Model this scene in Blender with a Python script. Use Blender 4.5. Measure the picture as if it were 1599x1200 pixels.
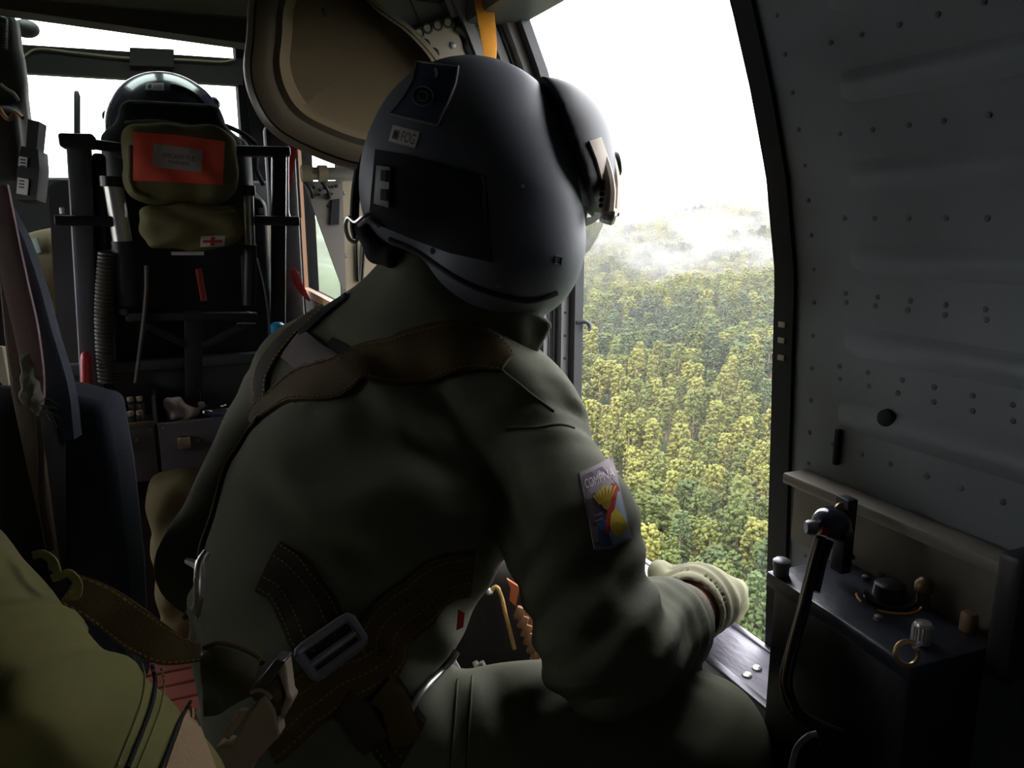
import bpy, bmesh, math, random
import numpy as np
from mathutils import Vector, Matrix
random.seed(7); rng = np.random.default_rng(7)
for o in list(bpy.data.objects): bpy.data.objects.remove(o)
SC = bpy.context.scene; COL = SC.collection
# ------------------------------------------------------------ camera, world, sun, exposure
FPX = 1200.0; YAW = math.radians(23.4); PIT = math.radians(12.2); CAM = np.array([0, 0, 1.0])
FW = np.array([math.sin(YAW)*math.cos(PIT), math.cos(YAW)*math.cos(PIT), -math.sin(PIT)])
RT = np.array([math.cos(YAW), -math.sin(YAW), 0.0]); UP = np.cross(RT, FW)
cd = bpy.data.cameras.new('camera'); co = bpy.data.objects.new('camera', cd); COL.objects.link(co)
cd.sensor_width = 36; cd.lens = 36*FPX/1599; cd.clip_start = .02; cd.clip_end = 5000
co.matrix_world = Matrix(((RT[0], UP[0], -FW[0], CAM[0]), (RT[1], UP[1], -FW[1], CAM[1]), (RT[2], UP[2], -FW[2], CAM[2]), (0, 0, 0, 1)))
SC.camera = co
W = bpy.data.worlds.new('overcast_sky'); SC.world = W; W.use_nodes = True
W.node_tree.nodes['Background'].inputs[0].default_value = (1.0, 1.0, 1.03, 1)
W.node_tree.nodes['Background'].inputs[1].default_value = 2.2
sl = bpy.data.lights.new('sun', 'SUN'); sl.energy = 2.6; sl.angle = math.radians(20); sl.color = (1, .93, .78)
so = bpy.data.objects.new('sun', sl); COL.objects.link(so)
so.rotation_euler = Vector((.45, .15, -.88)).to_track_quat('-Z', 'Y').to_euler()
SC.view_settings.view_transform = 'Standard'; SC.view_settings.look = 'None'
SC.view_settings.exposure = 1.82; SC.view_settings.gamma = 1; SC.view_settings.use_curve_mapping = False
# ------------------------------------------------------------ helpers
def ray(x, y): return FW + RT*(x-800)/FPX + UP*(600-y)/FPX
def P(x, y, d): return CAM + d*ray(x, y)
def onX(x, y, a): v = ray(x, y); return CAM + v*((a-CAM[0])/v[0])
def onY(x, y, a): v = ray(x, y); return CAM + v*((a-CAM[1])/v[1])
def onZ(x, y, a): v = ray(x, y); return CAM + v*((a-CAM[2])/v[2])
def nrm(v): v = np.asarray(v, float); return v/max(1e-9, np.linalg.norm(v))
def lin(c):
    return tuple((v/255/12.92 if v/255 <= .04045 else ((v/255+.055)/1.055)**2.4) for v in c) + (1,)
MATS = {}
def mat(name, rgb, rough=.6, metal=0.0, nscale=0, nstr=0, var=0.0, vscale=8, weave=0, spec=.5, trans=0, rgb2=None, cell=0, coat=0, stretch=None):
    if name in MATS: return MATS[name]
    m = bpy.data.materials.new(name); m.use_nodes = True; nt = m.node_tree; b = nt.nodes['Principled BSDF']
    L = nt.links.new
    b.inputs['Base Color'].default_value = lin(rgb); b.inputs['Roughness'].default_value = rough
    b.inputs['Metallic'].default_value = metal; b.inputs['Specular IOR Level'].default_value = spec
    if trans: b.inputs['Transmission Weight'].default_value = trans
    if coat: b.inputs['Coat Weight'].default_value = coat
    tc = nt.nodes.new('ShaderNodeTexCoord'); src = tc.outputs['Object']
    if stretch:
        mp = nt.nodes.new('ShaderNodeMapping'); mp.inputs['Scale'].default_value = stretch; L(src, mp.inputs[0]); src = mp.outputs[0]
    if var or rgb2:
        n = nt.nodes.new('ShaderNodeTexNoise'); n.inputs['Scale'].default_value = vscale; n.inputs['Detail'].default_value = 6
        L(src, n.inputs['Vector'])
        r = nt.nodes.new('ShaderNodeValToRGB'); L(n.outputs[0], r.inputs[0])
        r.color_ramp.elements[0].position = .35; r.color_ramp.elements[1].position = .65
        c = np.array(lin(rgb)[:3]); c2 = np.array(lin(rgb2)[:3]) if rgb2 else c*(1+var); c1 = c if rgb2 else c*(1-var)
        r.color_ramp.elements[0].color = (*c1, 1); r.color_ramp.elements[1].color = (*c2, 1)
        L(r.outputs[0], b.inputs['Base Color'])
    bump = None
    if nscale:
        n = nt.nodes.new('ShaderNodeTexNoise'); n.inputs['Scale'].default_value = nscale; n.inputs['Detail'].default_value = 5
        L(src, n.inputs['Vector']); bump = nt.nodes.new('ShaderNodeBump'); bump.inputs['Strength'].default_value = nstr; bump.inputs['Distance'].default_value = .002
        L(n.outputs[0], bump.inputs['Height']); L(bump.outputs[0], b.inputs['Normal'])
    if weave:
        w = nt.nodes.new('ShaderNodeTexVoronoi'); w.inputs['Scale'].default_value = weave; L(src, w.inputs['Vector'])
        b2 = nt.nodes.new('ShaderNodeBump'); b2.inputs['Strength'].default_value = .35; b2.inputs['Distance'].default_value = .0012
        L(w.outputs['Distance'], b2.inputs['Height'])
        if bump: L(bump.outputs[0], b2.inputs['Normal'])
        L(b2.outputs[0], b.inputs['Normal'])
    MATS[name] = m; return m
def wloc(o):
    v = Vector((0, 0, 0))
    while o: v += o.location; o = o.parent
    return np.array(v)
def tag(o, label=None, cat=None, group=None, kind=None):
    if label: o['label'] = label
    if cat: o['category'] = cat
    if group: o['group'] = group
    if kind: o['kind'] = kind
    return o
def thing(name, label, cat, loc, group=None):
    o = bpy.data.objects.new(name, None); COL.objects.link(o); o.location = tuple(float(v) for v in loc); o.empty_display_size = .05
    return tag(o, label, cat, group)
def mk(name, V, F, m, parent=None, smooth=True, kind=None, sharp=None):
    V = np.asarray(V, float)
    if parent: V = V - wloc(parent)
    me = bpy.data.meshes.new(name); me.from_pydata(V.tolist(), [], [list(map(int, f)) for f in F])
    for mm in (m if isinstance(m, (list, tuple)) else [m]): me.materials.append(mm)
    me.validate()
    if smooth: me.polygons.foreach_set('use_smooth', [True]*len(me.polygons))
    o = bpy.data.objects.new(name, me); COL.objects.link(o)
    if parent: o.parent = parent
    if kind: o['kind'] = kind
    if sharp is not None: me.set_sharp_from_angle(angle=math.radians(sharp))
    me.update(); return o
class MB:
    def __init__(s): s.V = []; s.F = []
    def add(s, V, F):
        n = len(s.V); s.V += [tuple(map(float, v)) for v in V]; s.F += [[i+n for i in f] for f in F]; return s
    def hexa(s, c8):                                  # 8 corners: bottom ring 0-3, top ring 4-7
        return s.add(c8, [(3, 2, 1, 0), (4, 5, 6, 7), (0, 1, 5, 4), (1, 2, 6, 5), (2, 3, 7, 6), (3, 0, 4, 7)])
    def box(s, lo, hi, bev=0):
        return s.rbox((np.array(lo)+np.array(hi))/2, (np.array(hi)-np.array(lo))/2, bev=bev)
    def rbox(s, c, h, ax=None, bev=0):                # oriented box with chamfered edges
        ax = np.eye(3) if ax is None else np.array([nrm(a) for a in ax]); c = np.array(c, float); h = np.array(h, float)
        if bev <= 0:
            co8 = [(-1, -1, -1), (1, -1, -1), (1, 1, -1), (-1, 1, -1), (-1, -1, 1), (1, -1, 1), (1, 1, 1), (-1, 1, 1)]
            return s.hexa([c + (np.array(q)*h) @ ax for q in co8])
        bm = bmesh.new(); bmesh.ops.create_cube(bm, size=2)
        for v in bm.verts: v.co = Vector((v.co.x*h[0], v.co.y*h[1], v.co.z*h[2]))
        bmesh.ops.bevel(bm, geom=bm.edges[:], offset=min(bev, min(h)*.9), segments=2, profile=.5, affect='EDGES')
        bm.verts.index_update()
        V = [c + np.array(v.co) @ ax for v in bm.verts]; F = [[v.index for v in f.verts] for f in bm.faces]; bm.free()
        return s.add(V, F)
    def tube(s, pts, r, n=10, cap=True):
        pts = [np.array(p, float) for p in pts]; k = len(pts); rs = r if hasattr(r, '__len__') else [r]*k
        V = []; F = []; prev = None
        for i in range(k):
            t = nrm(pts[min(i+1, k-1)] - pts[max(i-1, 0)])
            if prev is None:
                a = np.array([0, 0, 1.]) if abs(t[2]) < .9 else np.array([1., 0, 0]); u = nrm(np.cross(t, a))
            else: u = nrm(prev - t*np.dot(prev, t))
            prev = u; w = np.cross(t, u)
            for j in range(n):
                a = 2*math.pi*j/n; V.append(pts[i] + rs[i]*(math.cos(a)*u + math.sin(a)*w))
        for i in range(k-1):
            for j in range(n):
                F.append((i*n+j, i*n+(j+1) % n, (i+1)*n+(j+1) % n, (i+1)*n+j))
        if cap: F += [tuple(range(n))[::-1], tuple((k-1)*n+j for j in range(n))]
        return s.add(V, F)
    def lathe(s, c, axis, prof, n=20):                # prof: (radius, height) along axis
        axis = nrm(axis); a = np.array([0, 0, 1.]) if abs(axis[2]) < .9 else np.array([1., 0, 0]); u = nrm(np.cross(axis, a)); w = np.cross(axis, u)
        V = []; F = []
        for r, h in prof:
            for j in range(n):
                t = 2*math.pi*j/n; V.append(np.array(c) + axis*h + max(r, 1e-4)*(math.cos(t)*u + math.sin(t)*w))
        for i in range(len(prof)-1):
            for j in range(n): F.append((i*n+j, i*n+(j+1) % n, (i+1)*n+(j+1) % n, (i+1)*n+j))
        F += [tuple(range(n))[::-1], tuple((len(prof)-1)*n+j for j in range(n))]
        return s.add(V, F)
    def prism(s, pts, ext):                           # planar outline extruded by vector
        n = len(pts); pts = [np.array(p, float) for p in pts]; ext = np.array(ext, float)
        V = pts + [p+ext for p in pts]
        F = [tuple(range(n))[::-1], tuple(range(n, 2*n))] + [(i, (i+1) % n, n+(i+1) % n, n+i) for i in range(n)]
        return s.add(V, F)
    def build(s, name, m, parent=None, smooth=True, kind=None, sharp=40): return mk(name, s.V, s.F, m, parent, smooth, kind, sharp)
def smoothpath(pts, n=8):
    pts = [np.array(p, float) for p in pts]; q = [2*pts[0]-pts[1]] + pts + [2*pts[-1]-pts[-2]]; out = []
    for i in range(1, len(q)-2):
        for j in range(n):
            t = j/n; out.append(.5*((2*q[i]) + (-q[i-1]+q[i+1])*t + (2*q[i-1]-5*q[i]+4*q[i+1]-q[i+2])*t*t + (-q[i-1]+3*q[i]-3*q[i+1]+q[i+2])*t**3))
    out.append(pts[-1]); return out
# --- signed distance modelling: smooth unions meshed with surface nets
def s_cap(a, b, ra, rb, axis=None, s=1.0):
    a = np.array(a, np.float32); b = np.array(b, np.float32)
    if axis is not None: axis = nrm(axis).astype(np.float32)
    def f(p):
        A, B, Q = a, b, p
        if axis is not None:
            k = 1-1/s
            Q = p - ((p-a) @ axis)[:, None]*axis*k; B = b - np.dot(b-a, axis)*axis*k
        ab = B-A; t = np.clip(((Q-A) @ ab)/max(1e-9, ab @ ab), 0, 1)
        return np.linalg.norm(Q-A-t[:, None]*ab, axis=1) - (ra+(rb-ra)*t)
    return f
def s_ell(c, r, ax=None):
    c = np.array(c, np.float32); r = np.array(r, np.float32); M = np.array(np.eye(3) if ax is None else [nrm(a) for a in ax], np.float32)
    def f(p):
        q = ((p-c) @ M.T); k0 = np.linalg.norm(q/r, axis=1); k1 = np.linalg.norm(q/(r*r), axis=1)
        return k0*(k0-1)/np.maximum(k1, 1e-6)
    return f
def s_box(c, h, rr, ax=None):
    c = np.array(c, np.float32); h = np.array(h, np.float32)-rr; M = np.array(np.eye(3) if ax is None else [nrm(a) for a in ax], np.float32)
    def f(p):
        q = np.abs((p-c) @ M.T)-h
        return np.linalg.norm(np.maximum(q, 0), axis=1)+np.minimum(q.max(1), 0)-rr
    return f
def s_uni(fs, k=.02):
    def f(p):
        d = fs[0](p)
        for g in fs[1:]:
            e = g(p); h = np.maximum(k-np.abs(d-e), 0)/k; d = np.minimum(d, e)-h*h*k*.25
        return d
    return f
def s_sub(f, g, k=.006):
    def h(p):
        a = f(p); b = -g(p); t = np.maximum(k-np.abs(a-b), 0)/k; return np.maximum(a, b)+t*t*k*.25
    return h
def s_disp(f, w):
    return lambda p: f(p)+w(p)
def surfnet(f, lo, hi, h):
    lo = np.array(lo, np.float32); hi = np.array(hi, np.float32); n = np.ceil((hi-lo)/h).astype(int)+1
    ax = [lo[i]+h*np.arange(n[i], dtype=np.float32) for i in range(3)]
    vol = np.empty(tuple(n), np.float32)
    yy, zz = np.meshgrid(ax[1], ax[2], indexing='ij'); yz = np.stack([yy.ravel(), zz.ravel()], 1)
    step = max(1, 400000//len(yz))
    for i in range(0, n[0], step):
        xs = ax[0][i:i+step]
        p = np.empty((len(xs)*len(yz), 3), np.float32); p[:, 0] = np.repeat(xs, len(yz)); p[:, 1:] = np.tile(yz, (len(xs), 1))
        vol[i:i+step] = f(p).reshape(len(xs), n[1], n[2])
    for a in range(3):                                # close the surface at the bounds
        sl_ = [slice(None)]*3
        for e in (0, -1): sl_[a] = e; vol[tuple(sl_)] = np.maximum(vol[tuple(sl_)], 1e-4)
    acc = np.zeros(tuple(n-1)+(3,), np.float32); cnt = np.zeros(tuple(n-1), np.float32)
    N = n-1
    for a in range(3):
        b, c = (a+1) % 3, (a+2) % 3
        for ob in (0, 1):
            for oc in (0, 1):
                s0 = [None]*3; s0[a] = slice(0, N[a]); s0[b] = slice(ob, ob+N[b]); s0[c] = slice(oc, oc+N[c])
                s1 = list(s0); s1[a] = slice(1, N[a]+1)
                v0 = vol[tuple(s0)]; v1 = vol[tuple(s1)]; cr = (v0 < 0) != (v1 < 0)
                t = np.where(cr, v0/np.where(cr, v0-v1, 1), 0); cnt += cr
                acc[..., a] += np.where(cr, t, 0); acc[..., b] += cr*ob; acc[..., c] += cr*oc
    act = cnt > 0; idx = -np.ones(tuple(N), int); idx[act] = np.arange(act.sum())
    ijk = np.argwhere(act); V = lo + h*(ijk + acc[act]/cnt[act][:, None])
    F = []
    for a in range(3):
        b, c = (a+1) % 3, (a+2) % 3
        s0 = [slice(1, -1)]*3; s0[a] = slice(0, N[a]); s1 = list(s0); s1[a] = slice(1, N[a]+1)
        v0 = vol[tuple(s0)]; v1 = vol[tuple(s1)]
        e = np.argwhere((v0 < 0) != (v1 < 0))
        if not len(e): continue
        neg = v0[tuple(e.T)] < 0; g = e.copy(); g[:, b] += 1; g[:, c] += 1
        def cell(db, dc): q = g.copy(); q[:, b] += db; q[:, c] += dc; return idx[tuple(q.T)]
        q = np.stack([cell(-1, -1), cell(0, -1), cell(0, 0), cell(-1, 0)], 1)
        q[~neg] = q[~neg][:, ::-1]; F.append(q)
    return V, np.concatenate(F)
def grad(f, p, e=.002):
    p = np.asarray(p, np.float32); g = np.stack([f(p+np.eye(3, dtype=np.float32)[i]*e)-f(p-np.eye(3, dtype=np.float32)[i]*e) for i in range(3)], 1)
    return g/np.maximum(np.linalg.norm(g, axis=1), 1e-9)[:, None]
def snap(f, p, off=0.0, it=6):
    p = np.array(p, np.float32)
    for _ in range(it): p = p - grad(f, p)*((f(p)-off)*.8)[:, None]
    return p
def march(f, xy, d0, off=0.0):
    xy = np.asarray(xy, float); R_ = np.stack([ray(x, y) for x, y in xy]).astype(np.float32); d = np.full(len(xy), d0, np.float32)
    best = np.full(len(xy), 1e9, np.float32); bd = d.copy(); ln = np.linalg.norm(R_, axis=1)
    for _ in range(60):
        v = f((CAM+R_*d[:, None]).astype(np.float32))-off; m_ = np.abs(v) < best; best[m_] = np.abs(v)[m_]; bd[m_] = d[m_]; d = np.minimum(d + .7*v/ln, d0+1.2)
    return CAM + R_*bd[:, None]                        # a ray that misses keeps its nearest approach
def sdfobj(name, f, lo, hi, h, m, parent=None, kind=None):
    V, F = surfnet(f, lo, hi, h); return mk(name, V, F, m, parent, True, kind)
def bnd(pts, pad):
    a = np.array(pts); return a.min(0)-pad, a.max(0)+pad
def strap(name, pts, wid, thick, m, parent=None, f=None, n=10, nv=None, off=None, stitch=None, smat=None):
    """webbing ribbon through world points, laid on surface f (or facing nv)"""
    p = np.array(smoothpath(pts, n)); off = thick*.5 if off is None else off
    if f is not None:
        p = snap(f, p, off); N = grad(f, p)
        for _ in range(3): N[1:-1] = (N[:-2]+N[1:-1]*2+N[2:])/4
    else: N = np.tile(nrm(nv), (len(p), 1))
    T = np.gradient(p, axis=0); T /= np.linalg.norm(T, axis=1)[:, None]
    S = np.cross(T, N); S /= np.linalg.norm(S, axis=1)[:, None]; N = np.cross(S, T)
    wd = np.array(wid if hasattr(wid, '__len__') else [wid, wid]); wd = np.interp(np.linspace(0, 1, len(p)), np.linspace(0, 1, len(wd)), wd)
    cols = np.linspace(-.5, .5, 7); V = []; F = []; k = len(cols)
    def lay(c, o):
        q = p + S*(c*wd)[:, None]
        if f is not None: q = snap(f, q, off+o, 3)
        else: q = q + N*o
        return q
    top = [lay(c, thick*.5*(1 if abs(c) < .49 else .6)) for c in cols]; bot = [lay(c, -thick*.5) for c in cols]
    rows = top + bot[::-1]; K = len(rows)
    for i in range(len(p)):
        for r_ in rows: V.append(r_[i])
    for i in range(len(p)-1):
        for j in range(K): F.append((i*K+j, i*K+(j+1) % K, (i+1)*K+(j+1) % K, (i+1)*K+j))
    F += [tuple(range(K)), tuple((len(p)-1)*K+j for j in range(K))[::-1]]
    o = mk(name, V, F, m, parent, True, None, 50)
    if stitch:
        b = MB()
        for c in stitch:
            q = lay(c, thick*.5+.0004); L = np.concatenate([[0], np.cumsum(np.linalg.norm(np.diff(q, axis=0), axis=1))])
            for s_ in np.arange(.003, L[-1]-.004, .0062):
                a = np.array([np.interp(s_, L, q[:, i]) for i in range(3)]); e = np.array([np.interp(s_+.0036, L, q[:, i]) for i in range(3)])
                j = min(len(p)-1, int(np.searchsorted(L, s_))); b.rbox((a+e)/2, (np.linalg.norm(e-a)/2, .0006, .0005), (e-a, S[j], N[j]))
        b.build('stitching', smat or m, o, kind='stuff')
    return o
def quadpt(top, bot, u, v):
    def pl(L, u):
        L = np.array(L, float); t = np.linspace(0, 1, len(L)); return np.array([np.interp(u, t, L[:, 0]), np.interp(u, t, L[:, 1])])
    return pl(top, u)*(1-v)+pl(bot, u)*v
def patch(name, f, top, bot, d0, thick, m, parent, nu=14, nv=14, off=0.0):
    xy = [quadpt(top, bot, i/nu, j/nv) for j in range(nv+1) for i in range(nu+1)]
    A = march(f, xy, d0, off+thick); g = grad(f, A); B = A-g*(thick+off*.5+.001); n = len(A); w = nu+1
    F = [(j*w+i, (j+1)*w+i, (j+1)*w+i+1, j*w+i+1) for j in range(nv) for i in range(nu)]
    rim = [i for i in range(w)] + [j*w+nu for j in range(1, nv+1)] + [nv*w+i for i in range(nu-1, -1, -1)] + [j*w for j in range(nv-1, 0, -1)]
    F2 = list(F) + [(rim[i], rim[(i+1) % len(rim)], rim[(i+1) % len(rim)]+n, rim[i]+n) for i in range(len(rim))]
    return mk(name, np.concatenate([A, B]), F2, m, parent, True, None, 50)
def decal(name, f, top, bot, d0, off, uvpoly, m, parent):
    """a flat print shape given in the u,v of a patch"""
    bm = bmesh.new(); vs = [bm.verts.new((u, v, 0)) for u, v in uvpoly]; bm.faces.new(vs); bmesh.ops.triangulate(bm, faces=bm.faces[:])
    bmesh.ops.subdivide_edges(bm, edges=bm.edges[:], cuts=2, use_grid_fill=True); bm.verts.index_update()
    uv = [(v.co.x, v.co.y) for v in bm.verts]; F = [[v.index for v in q.verts] for q in bm.faces]; bm.free()
    return mk(name, march(f, [quadpt(top, bot, u, v) for u, v in uv], d0, off), F, m, parent, False)
def textmesh(s):
    cu = bpy.data.curves.new('t', 'FONT'); cu.body = s; cu.resolution_u = 3; o = bpy.data.objects.new('t', cu); COL.objects.link(o)
    me = bpy.data.meshes.new_from_object(o.evaluated_get(bpy.context.evaluated_depsgraph_get()))
    V = np.array([v.co for v in me.vertices])[:, :2]; F = [list(p.vertices) for p in me.polygons]
    bpy.data.objects.remove(o); bpy.data.curves.remove(cu); bpy.data.meshes.remove(me)
    V = (V-V.min(0))/(V.max(0)-V.min(0)); return V, F
def text_on(name, s, f, top, bot, d0, off, box, m, parent):
    V, F = textmesh(s); u0, v0, u1, v1 = box
    pts = march(f, [quadpt(top, bot, u0+(u1-u0)*x, v1+(v0-v1)*y) for x, y in V], d0, off); return mk(name, pts, F, m, parent, False)
def plane_sdf(c, n):
    c = np.array(c, np.float32); n = nrm(n).astype(np.float32); return lambda p: (p-c) @ n
# ------------------------------------------------------------ materials
M_grey = mat('door_paint', (122, 129, 136), .55, nscale=90, nstr=.12, var=.1, vscale=5)
M_greyd = mat('dark_grey_paint', (66, 66, 68), .55, nscale=80, nstr=.15, var=.12)
M_head = mat('headliner', (92, 85, 78), .85, nscale=60, nstr=.3, var=.1)
M_black = mat('black_metal', (38, 39, 43), .45, nscale=120, nstr=.15, spec=.5)
M_blackp = mat('black_plastic', (22, 23, 26), .35, nscale=150, nstr=.1)
M_rub = mat('rubber', (24, 24, 25), .8)
M_steel = mat('steel', (196, 194, 190), .33, .8, nscale=60, nstr=.05)
M_gun = mat('gunmetal', (128, 126, 134), .4, .45, nscale=100, nstr=.08)
M_tan = mat('tan_primer', (164, 152, 128), .5, nscale=70, nstr=.12, var=.1)
M_suit = mat('flight_suit', (92, 93, 76), .82, weave=1500, nscale=35, nstr=.25, var=.06, vscale=14, spec=.25)
M_glove = mat('flight_glove', (128, 126, 100), .8, weave=1200, nscale=60, nstr=.2, spec=.25)
M_web = mat('brown_webbing', (80, 66, 38), .8, weave=900, nscale=300, nstr=.3, var=.1, spec=.2)
M_webd = mat('dark_webbing', (54, 48, 36), .8, weave=900, nscale=300, nstr=.3, spec=.2)
M_stit = mat('stitch_thread', (128, 100, 54), .8)
M_helm = mat('helmet_shell', (102, 105, 114), .5, nscale=200, nstr=.03, spec=.5)
M_velc = mat('hook_and_loop', (24, 26, 28), .95, nscale=500, nstr=.6)
M_white = mat('white_label', (206, 200, 194), .6)
M_ink = mat('black_ink', (40, 38, 40), .7)
M_olive = mat('olive_nylon', (118, 112, 72), .85, weave=800, nscale=30, nstr=.4, var=.08)
M_sleeve = mat('green_fabric', (112, 109, 58), .85, weave=2600, nscale=25, nstr=.3, var=.06)
M_red = mat('orange_red_flap', (244, 92, 70), .6, nscale=40, nstr=.2)
M_redd = mat('red_plastic', (170, 28, 26), .4)
M_skin = mat('skin', (206, 158, 136), .55, nscale=120, nstr=.1, var=.05)
M_yel = mat('yellow_strap', (226, 150, 34), .6, weave=700, var=.06)
def glassmat(name, rgb, mix=.08, rough=.05):
    m = bpy.data.materials.new(name); m.use_nodes = True; nt = m.node_tree; nt.nodes.clear()
    o = nt.nodes.new('ShaderNodeOutputMaterial'); t = nt.nodes.new('ShaderNodeBsdfTransparent'); g = nt.nodes.new('ShaderNodeBsdfGlossy'); x = nt.nodes.new('ShaderNodeMixShader')
    t.inputs[0].default_value = lin(rgb); g.inputs['Roughness'].default_value = rough; x.inputs[0].default_value = mix
    nt.links.new(t.outputs[0], x.inputs[1]); nt.links.new(g.outputs[0], x.inputs[2]); nt.links.new(x.outputs[0], o.inputs[0]); MATS[name] = m; return m
M_pane = glassmat('window_pane', (250, 252, 252), .008); M_glass = glassmat('clear_film', (215, 215, 215), .25, .15); M_visor = glassmat('clear_visor', (215, 215, 212), .12, .04)
# ------------------------------------------------------------ cabin shell (the setting)
def struct(o): o['kind'] = 'structure'; return o
struct(MB().box((-1.4, -1.3, -.08), (.78, 3.6, -.02)).build('floor', mat('floor_deck', (44, 40, 38), .7, nscale=40, nstr=.2), smooth=False))
fl = bpy.data.objects['floor']; M_slat = mat('red_brown_deck', (112, 56, 44), .6, nscale=60, nstr=.3, var=.15)
for i in range(16):
    MB().box((-.55, 1.45+i*.058, -.02), (.36, 1.45+i*.058+.05, 0), bev=.004).build('floor_slat', M_slat, fl)
struct(MB().box((-1.4, -1.3, 1.478), (.60, 2.2, 1.55)).build('ceiling', M_head, smooth=False))
struct(MB().prism([(-1.4, 2.14, 1.517), (.56, 2.14, 1.404), (.56, 2.14, 1.80), (-1.4, 2.14, 1.80)], (0, .08, 0)).build('trim_1', M_head, smooth=False))
b = MB(); b.box((-1.4, 2.2, 1.78), (-.45, 3.6, 1.84)).box((.42, 2.2, 1.78), (.6, 3.6, 1.84)).box((-.45, 2.85, 1.78), (.42, 3.6, 1.84)).box((-.45, 2.2, 1.78), (.42, 2.42, 1.84)).box((-.06, 2.42, 1.78), (.02, 2.85, 1.84))
struct(b.build('ceiling_cockpit', M_head, smooth=False))
struct(MB().box((-.45, 2.42, 1.80), (.42, 2.85, 1.806)).build('window_3', glassmat('roof_window_tint', (225, 235, 230), .05), smooth=False))
struct(MB().box((-1.4, -1.36, -.05), (.78, -1.3, 1.5)).build('wall_back', M_greyd, smooth=False))
# left wall; unseen gunner's window opening added and sized for its light
lw = MB(); xl = (-1.4, -1.34)
lw.box((xl[0], -1.3, -.05), (xl[1], 3.6, .62)); lw.box((xl[0], -1.3, 1.25), (xl[1], 3.6, 1.84)); lw.box((xl[0], -1.3, .62), (xl[1], 1.35, 1.25)); lw.box((xl[0], 1.35, .62), (xl[1], 1.75, .82)); lw.box((xl[0], 1.75, .62), (xl[1], 2.05, 1.25)); lw.box((xl[0], 3.1, .62), (xl[1], 3.6, 1.25))
struct(lw.build('wall_left', M_greyd, smooth=False))
# right wall: tumblehome profile x(z)
ZP = [(-.05, .70), (.42, .70), (.93, .70), (1.05, .682), (1.15, .655), (1.25, .622), (1.34, .582), (1.45, .53)]
def xw(z): return float(np.interp(z, [a for a, b in ZP], [b for a, b in ZP]))
def wallstrip(y0, y1, z0, z1, t=.05, off=0.0, ny=2, nz=24):
    """curved wall skin between y(z) functions"""
    V = []; F = []
    zs = np.linspace(z0, z1, nz)
    for s in (0, 1):
        for z in zs:
            for k in range(ny):
                a = y0(z); b = y1(z); V.append((xw(z)+off+s*t, a+(b-a)*k/(ny-1), z))
    n = nz*ny
    for i in range(nz-1):
        for k in range(ny-1):
            q = i*ny+k; F.append((q, q+ny, q+ny+1, q+1)); F.append((n+q, n+q+1, n+q+ny+1, n+q+ny))
        F.append((i*ny, n+i*ny, n+(i+1)*ny, (i+1)*ny)); e = ny-1; F.append((i*ny+e, (i+1)*ny+e, n+(i+1)*ny+e, n+i*ny+e))
    e = (nz-1)*ny
    for k in range(ny-1): F.append((k, k+1, n+k+1, n+k)); F.append((e+k, n+e+k, n+e+k+1, e+k+1))
    return V, F
V, F = wallstrip(lambda z: .612, lambda z: 1.40, -.05, .40, .06, -.07); wr = struct(mk('wall_right', V, F, M_greyd, None, False))
V, F = wallstrip(lambda z: -1.3, lambda z: 1.75, 1.375, 1.50, .08, 0); struct(mk('wall_right_upper', V, F, M_greyd, None, False))
# sliding door, slid back behind the opening
yd = lambda z: .735+.065*(z-.43)+(.02 if z > .9 else 0)*0
V, F = wallstrip(lambda z: -.9, yd, .22, 1.46, .035, .004, ny=2, nz=40)
door = struct(mk('door_1', V, F, M_grey, None, True, None, 30)); door['label'] = 'grey riveted sliding cabin door slid back along the right wall'
def ridge(z, r, y0, y1, m, name, prot=.006):
    V = []; F = []; n = 9
    for y in (y0, y0+.02, y1-.02, y1):
        e = .15 if y in (y0, y1) else 1
        for j in range(n):
            t = -1+2*j/(n-1); zz = z+r*t; V.append((xw(zz)+.005-prot*e*(math.cos(t*math.pi)*.5+.5), y, zz))
    for i in range(3):
        for j in range(n-1): F.append((i*n+j, i*n+j+1, (i+1)*n+j+1, (i+1)*n+j))
    return mk(name, V, F, m, door)
for z in (.775, .862, .955, 1.045, 1.135, 1.22, 1.30): ridge(z, .021, -.85, .655, M_grey, 'stiffening_rib', .009)
rv = MB()
for z in (.735, .815, .83, .905, .915, 1.0, 1.09, 1.18, 1.262, 1.335):
    for k in range(34): rv.lathe((xw(z)+.0045, .66-.042*k+random.uniform(-.003, .003), z), (-1, 0, .1), [(.0035, 0), (.003, .0012), (.001, .0018)], 6)
for k in range(22): rv.lathe((xw(.5+.04*k)+.0045, yd(.5+.04*k)-.058, .5+.04*k), (-1, 0, .1), [(.0032, 0), (.0028, .0012), (.001, .0018)], 6)
rv.build('rivets', mat('rivet_dark', (84, 88, 92), .5), door, kind='stuff')
V, F = wallstrip(lambda z: yd(z)-.03, lambda z: yd(z)+.004, .40, 1.45, .045, -.002, nz=40); mk('door_seal', V, F, M_rub, door, True, None, 40)
b = MB(); b.box((.668, -.8, .678), (.704, .70, .692), bev=.003).box((.690, -.8, .60), (.706, .70, .68)); b.build('ledge_rail', mat('rail_paint', (128, 122, 112), .5, nscale=60, nstr=.15, var=.1), door)
for y, z in ((.748, .868), (.746, .848), (.743, .826)): MB().rbox((.6965, yd(z)-.013, z), (.001, .006, .0035), bev=.0008).build('tan_mark', M_tan, door)
MB().rbox((.700, .648, .735), (.004, .0035, .022), bev=.002).build('slot_cover', M_rub, door)
MB().lathe((.703, .585, .785), (-1, 0, 0), [(.011, 0), (.010, .006), (.005, .008)], 14).build('grommet', M_rub, door)
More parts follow.
